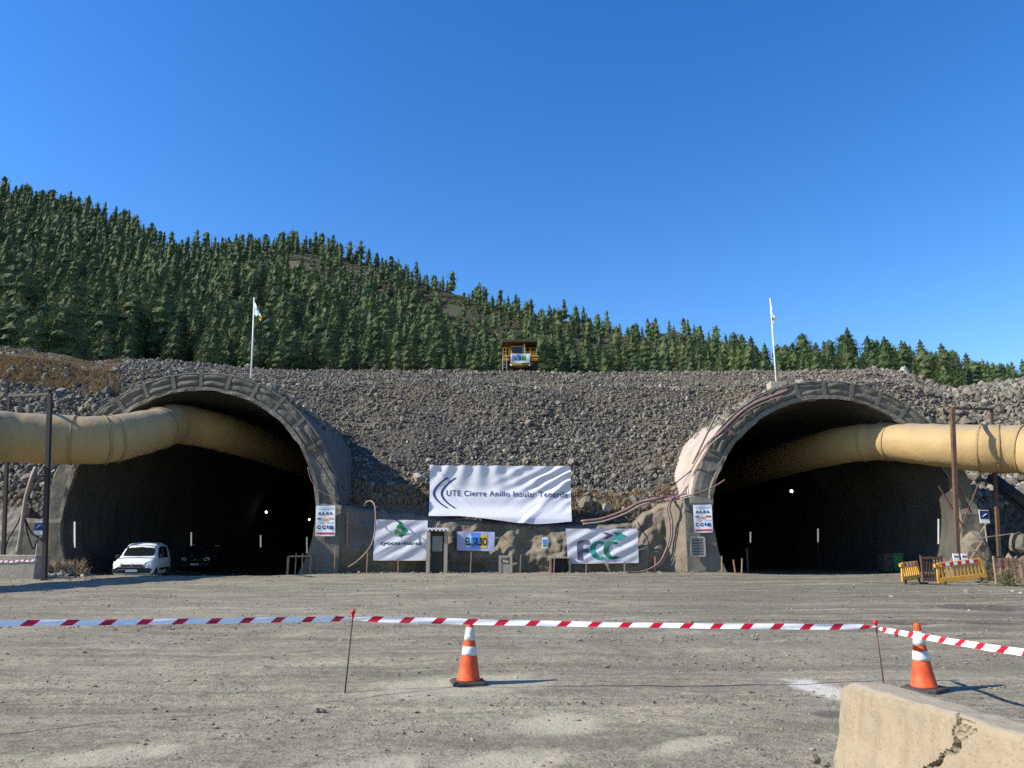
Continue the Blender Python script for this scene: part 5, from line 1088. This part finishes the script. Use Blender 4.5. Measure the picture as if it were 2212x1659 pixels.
    bd.prism([(x_l + .14, Y - .12, zc0 + .12), (x_l + .14, Y - .12, zc1 - .03), (x_l + .14, Y + 2.4, zc1 - .1), (x_l + .14, Y + 2.3, zc0 - .05)], (x_r - x_l - .28, 0, 0)); bd.prism([(x_l + .14, Y + 2.3, zc0 - .1), (x_l + .14, Y + 3.0, zb + 1.4), (x_l + .14, Y + 7.2, zb + 1.95), (x_l + .14, Y + 7.2, zb + 2.1), (x_l + .14, Y + 2.6, zb + 1.7), (x_l + .14, Y + 2.45, zc0)], (x_r - x_l - .28, 0, 0))
    bd.build('tipping_body', plain('dusty_dark_yellow', (.075, .05, .03), .7), t, bevel=.02)
    P = surf([at(1103, 764, Y - .25), at(1145, 764, Y - .25), at(1145, 784, Y - .25), at(1103, 784, Y - .25)], lambda a, b: .03 * math.sin(7 * a + 3 * b)); bn = MB().grid(cloth(P, (16, 8))).build('banner', M['banner'], t, True)
    for a, b, mt in ((.08, .16, 'skyblue'), (.34, .56, 'skyblue'), (.56, .78, 'lightgreen')): on_cloth(P, *quad(a, b, .2, .85), 0, 1, 0, 1, 'panel', M[mt], bn, .012, 2)
    vs, fs = text_mesh('EL SILBO', .03); on_cloth(P, vs, fs, .2, .8, .32, .7, 'lettering', M['black'], bn, .02)
truck()

# ------------------------------------------------------------------ vans
def van(c, label, paint, L=4.4, W=1.8, H=1.8, lit=False):
    t = empty('parked_van', c, label, 'van'); cx_, y0, z0 = c
    # side profile stations: (distance from nose, z bottom, z belt, z top, half width belt, half width top)
    st = [(.00, .36, .62, .66, .70, .60), (.06, .30, .72, .80, .80, .70), (.25, .26, .80, .92, .87, .78), (.70, .24, .88, 1.03, .90, .80), (1.00, .22, .94, 1.10, .90, .78), (1.20, .22, .98, 1.26, .90, .74), (1.65, .22, 1.00, 1.62, .90, .69), (1.95, .22, 1.00, 1.74, .90, .68), (2.6, .22, 1.0, 1.79, .90, .68), (3.6, .22, 1.0, 1.77, .90, .67), (4.2, .24, 1.0, 1.70, .88, .65), (4.4, .34, .98, 1.58, .84, .60)]
    rows = []
    for d, zb, zl, zt_, wl_, wt in st:
        wl_ *= W / 1.8; wt *= W / 1.8; half = [(0, zb), (wl_ * .80, zb), (wl_ * .98, zb + .10), (wl_, (zb + zl) / 2), (wl_ * .985, zl), ((wl_ + wt) / 2, zl + (zt_ - zl) * .52), (wt * 1.02, zl + (zt_ - zl) * .88), (wt * .8, zt_ - .012), (wt * .4, zt_ + .008), (0, zt_ + .012)]
        sec = half + [(-x, z) for x, z in half[-2:0:-1]]; rows.append([(cx_ + x, y0 + d * L / 4.4, z0 + z * H / 1.8) for x, z in sec])
    b = MB().grid(rows, True); n = len(rows[0]); b.f.append(tuple(range(n))); b.f.append(tuple(len(rows) * n - n + i for i in range(n))); b.mi += [0, 0]; body = b.build('body', paint, t, True)
    k = H / 1.8; A = lambda x, d, z: (cx_ + x * W / 1.8, y0 + d * L / 4.4, z0 + z * k)
    rowsw = [[A(x * w_, d + .055 * abs(x) ** 2 - .035, z) for x in (-1, -.8, -.5, 0, .5, .8, 1)] for d, z, w_ in ((1.05, 1.135, .70), (1.24, 1.31, .68), (1.46, 1.47, .65), (1.68, 1.62, .61))]
    ws = MB().grid(rowsw).build('windscreen', M['glass'], t, True); MB().box(A(0, 1.50, 1.54), (.18, .04, .05)).build('mirror', M['blackplastic'], ws)
    for sx_ in (-1, 1):
        for (q_, nm) in ((((1.28, 1.06), (1.72, 1.53), (2.30, 1.60), (2.30, 1.06)), 'front_window'), (((2.42, 1.06), (2.42, 1.60), (3.40, 1.58), (3.40, 1.06)), 'rear_window')):
            rw = [A(sx_ * (.905 - (.215) * ((z - 1.0) / .75) * 1.0 + .012), d, z) for d, z in q_]; MB().prism(rw, (sx_ * -.02, 0, 0)).build('side_window', M['glass'], t)
        MB().box(A(sx_ * .99, 1.32, 1.12), (.16, .10, .17)).build('wing_mirror', M['blackplastic'], t, bevel=.03)
        hl_ = MB(); hl_.prism([A(sx_ * .50, .045, .70), A(sx_ * .84, .10, .70), A(sx_ * .86, .26, .88), A(sx_ * .72, .22, .92), A(sx_ * .52, .09, .82)], (0, -.05, .0)); hl_.build('headlight', M['headlamp'], t)
        for d in (.85, 3.55):
            wh = MB().lathe([(.20, -.1), (.29, -.1), (.31, -.06), (.31, .06), (.29, .1), (.20, .1)], A(sx_ * .82, d, .31), 18, 'x').build('wheel', M['tyre'], t); MB().lathe([(.03, -.105), (.2, -.09), (.2, .09), (.03, .105)], A(sx_ * .82, d, .31), 12, 'x').build('rim', M['galv'], wh)
        MB().box(A(sx_ * .905, 2.4, .52), (.03, 1.9 * L / 4.4, .12)).build('side_strip', M['blackplastic'], t)
    MB().prism([A(-.80, -.03, .36), A(.80, -.03, .36), A(.86, .02, .54), A(.70, -.03, .60), A(-.70, -.03, .60), A(-.86, .02, .54)], (0, .12, 0)).build('bumper', M['blackplastic'], t, bevel=.02)
    MB().prism([A(-.42, -.015, .66), A(.42, -.015, .66), A(.48, .0, .76), A(-.48, .0, .76)], (0, .06, 0)).build('grille', M['blackplastic'], t); MB().lathe([(.01, -.03), (.06, -.02), (.06, .03)], A(0, -.03, .74), 10, 'y').build('badge', M['galv'], t)
    MB().box(A(0, -.055, .47), (.50, .02, .11)).build('licence_plate', M['signwhite'], t)
    return t
xv = at(292, 1220, 37.0).x; van((xv, 36.7, float(ground_z(xv, 37.6))), 'white van with its lit bonnet in the opening of the left tunnel', M['carwhite']).rotation_euler = (0, 0, R(13))
xv = at(430, 1220, 50).x; van((xv, 49.3, float(ground_z(xv, 50)) + .05), 'dark van in deep shade behind the white one', M['cardark']).rotation_euler = (0, 0, R(10))

# ------------------------------------------------------------------ cones, stakes and tape
def cone(c, H, label, lean=0.0, rz=0.0):
    t = empty('traffic_cone', c, label, 'cone'); t.rotation_euler = (0, lean, rz); k = H / .7
    base = MB(); rw = []
    for z, h_, ch in ((0, .19, .05), (.012, .195, .05), (.035, .19, .05), (.045, .165, .04)):
        rw.append([(x * k, y * k, z * k) for x, y in ((-h_, -h_ + ch), (-h_ + ch, -h_), (h_ - ch, -h_), (h_, -h_ + ch), (h_, h_ - ch), (h_ - ch, h_), (-h_ + ch, h_), (-h_, h_ - ch))])
    base.grid(rw, True); base.f.append(tuple(24 + i for i in range(8))); base.mi.append(0); base.build('base', M['rubber'], t, local=True)
    rad_ = lambda z: .128 - (.128 - .030) * ((z - .045) / .64)
    def seg(z0, z1, name, mt, extra=0.0): return MB().lathe([((rad_(z0 + (z1 - z0) * i / 4) + extra) * k, (z0 + (z1 - z0) * i / 4) * k) for i in range(5)], (0, 0, 0), 28).build(name, M[mt], t, True, local=True)
    MB().lathe([(.138 * k, .044 * k), (.134 * k, .06 * k), (.128 * k, .065 * k), (rad_(.2) * k, .2 * k), (rad_(.4) * k, .4 * k), (rad_(.62) * k, .62 * k), (.036 * k, .672 * k), (.030 * k, .692 * k), (.016 * k, .70 * k)], (0, 0, 0), 28).build('body', M['cone_o'], t, True, local=True)
    for z0, z1 in ((.315, .41), (.475, .615)):
        MB().lathe([((rad_(z) + .0035) * k, z * k) for z in np.linspace(z0, z1, 4)], (0, 0, 0), 28).build('reflective_band', M['cone_w'], t, True, local=True)
    return t
p = gpt(1012, 1478); cone(p, .70, 'orange and white traffic cone standing under the tape in the middle', R(1), R(12))
p = gpt(1998, 1492); cone(p, .70, 'orange and white traffic cone behind the cracked barrier', R(-1.5), R(35))
def tape_post(base, top, label):
    b = gpt(*base); a = at(*top, b.y + .02); t = empty('tape_stake', b, label, 'stake'); MB().tube([b + Vector((0, 0, -.1)), a], .0085, 8).build('rod', M['rust'], t, True)
    d = (a - b).normalized(); q_ = d.to_track_quat('Z', 'Y').to_matrix(); cp = MB().lathe([(.011, -.075), (.014, -.045), (.015, -.02), (.024, -.018), (.026, .008), (.016, .02), (.004, .022)], (0, 0, 0), 14); cp.v = [tuple(q_ @ Vector(v) + a) for v in cp.v]; cp.build('cap', M['capred'], t, True); return b, a
b1, a1 = tape_post((744, 1495), (763, 1322), 'thin rusty rod with a red cap left of the middle cone'); b2, a2 = tape_post((1910, 1480), (1891, 1344), 'thin rusty rod with a red cap left of the right cone')
l0 = at(-420, 1348, 6.4); j1 = at(761, 1336, b1.y); j2 = at(1893, 1354, b2.y); r1 = at(2330, 1427, 5.35)
tape_mesh(l0, j1, .054, .012, .315, 'tape', 'red and white tape running off to the left from the capped rod', R(-16), u0=.35, twist=.15); tape_mesh(j1 + Vector((.02, 0, 0)), j2, .062, .022, .345, 'tape', 'longest red and white tape stretched above the middle cone', R(-20), u0=.6, twist=.3); tape_mesh(j2 + Vector((.02, -.01, -.02)), r1, .055, .01, .36, 'tape', 'short red and white tape slanting down past the right cone', R(-10), u0=.8, twist=.2)

# ------------------------------------------------------------------ cracked concrete barrier
def jersey():
    A0 = at(1815, 1467, 4.25); zt_ = A0.z; B0 = at(2212, 1592, 3.05); d = Vector((B0.x - A0.x, B0.y - A0.y, 0)).normalized(); nr_ = Vector((-d.y, d.x, 0));  nr_ = nr_ if nr_.x > 0 else -nr_
    t = empty('concrete_barrier', (A0.x, A0.y, 0.04), 'cream concrete barrier with a dark crack in the lower right corner', 'barrier'); L = 3.0; H = zt_
    prof = [(-.33, 0.0), (-.33, .09), (-.30, .15), (-.18, .30), (-.137, .37), (-.085, .50), (-.036, .66), (-.006, H - .022), (.004, H - .006), (.022, H), (.155, H), (.175, H - .006), (.182, H - .022), (.20, .70), (.225, .45), (.36, .12), (.37, .0)]
    cum = [0]
    for a, b in zip(prof, prof[1:]): cum.append(cum[-1] + math.hypot(b[0] - a[0], b[1] - a[1]))
    nt_ = 190; ns = 300; T = np.linspace(0, cum[-1], nt_); Q = np.interp(T, cum, [a for a, b in prof]); Zq = np.interp(T, cum, [b for a, b in prof]); S = np.linspace(0, L, ns)
    crack = [(2069, 1533), (2076, 1551), (2064, 1563), (2062, 1589), (2066, 1606), (2054, 1622), (2036, 1634), (2022, 1652), (2004, 1662), (1985, 1676)]; side = [(2076, 1551), (2098, 1560), (2112, 1565)]; side2 = [(2066, 1606), (2084, 1598), (2095, 1586), (2101, 1565)]
    pos = np.zeros((ns, nt_, 3)); pos[..., 0] = A0.x + d.x * S[:, None] + nr_.x * Q[None]; pos[..., 1] = A0.y + d.y * S[:, None] + nr_.y * Q[None]; pos[..., 2] = Zq[None]
    px, py = px_of(pos[..., 0], pos[..., 1], pos[..., 2]); face = (T < cum[9])[None] & np.ones((ns, 1), bool)
    def dist(pl, jit):
        D = np.full(px.shape, 1e9); jx = px + jit * fbm(px * .06, py * .06, 0, 71, 3); jy = py + jit * fbm(px * .06, py * .06, 5, 72, 3)
        for (x0, y0), (x1, y1) in zip(pl, pl[1:]):
            vx, vy = x1 - x0, y1 - y0; u = np.clip(((jx - x0) * vx + (jy - y0) * vy) / (vx * vx + vy * vy), 0, 1); D = np.minimum(D, np.hypot(jx - x0 - u * vx, jy - y0 - u * vy))
        return D
    wd = 1.5 + 2.6 * np.clip((py - 1585) / 40, 0, 1); dc = np.clip(1 - dist(crack, 5) / wd, 0, 1) ** .5 * .11; dc = np.maximum(dc, np.clip(1 - dist(side, 4) / 1.6, 0, 1) * .02); dc = np.maximum(dc, np.clip(1 - dist(side2, 5) / 1.8, 0, 1) * .03)
    blob = (np.hypot((px - 2066) / 9, (py - 1612) / 15) < 1) * .05; dc = np.maximum(dc, blob)
    chip = np.clip(1 - np.hypot((px - 2088) / 24, (py - 1582) / 22), 0, 1); dc = dc + .014 * (chip > .12) * (1 + .8 * fbm(px * .12, py * .12, 0, 73, 3))
    dc = dc * face
    rn = .005 * fbm(pos[..., 0] * 6, pos[..., 1] * 6, pos[..., 2] * 6, 74, 5) + .012 * fbm(pos[..., 0] * 1.5, pos[..., 1] * 1.5, pos[..., 2] * 1.5, 75, 3)
    cor = np.clip(1 - np.hypot(S[:, None] / .10, (Zq[None] - H) / .08), 0, 1) * .022                    # worn corner at the far end
    edge = np.clip(1 - S / .05, 0, 1)[:, None] * .012 * (1 + fbm(pos[..., 2] * 9, 0, 0, 76, 3)); topw = .010 * fbm(pos[..., 0] * 4, pos[..., 1] * 4, 0, 78, 4) * (Zq[None] > H - .03)
    sgn = np.where(T < cum[9], 1, np.where(T > cum[10], -1, 0))[None]; push = (dc + rn * .6) * sgn + edge * sgn
    pos[..., 0] += nr_.x * push; pos[..., 1] += nr_.y * push; pos[..., 2] -= cor + np.abs(topw); pos[..., 0] += d.x * cor * 1.2; pos[..., 1] += d.y * cor * 1.2
    mm = MB().grid(pos); mm.f.append(tuple(range(nt_ - 1, -1, -1))); mm.mi.append(0); mm.f.append(tuple((ns - 1) * nt_ + i for i in range(nt_))); mm.mi.append(0); mm.build('body', M['barrier'], t, False); return t
jersey()
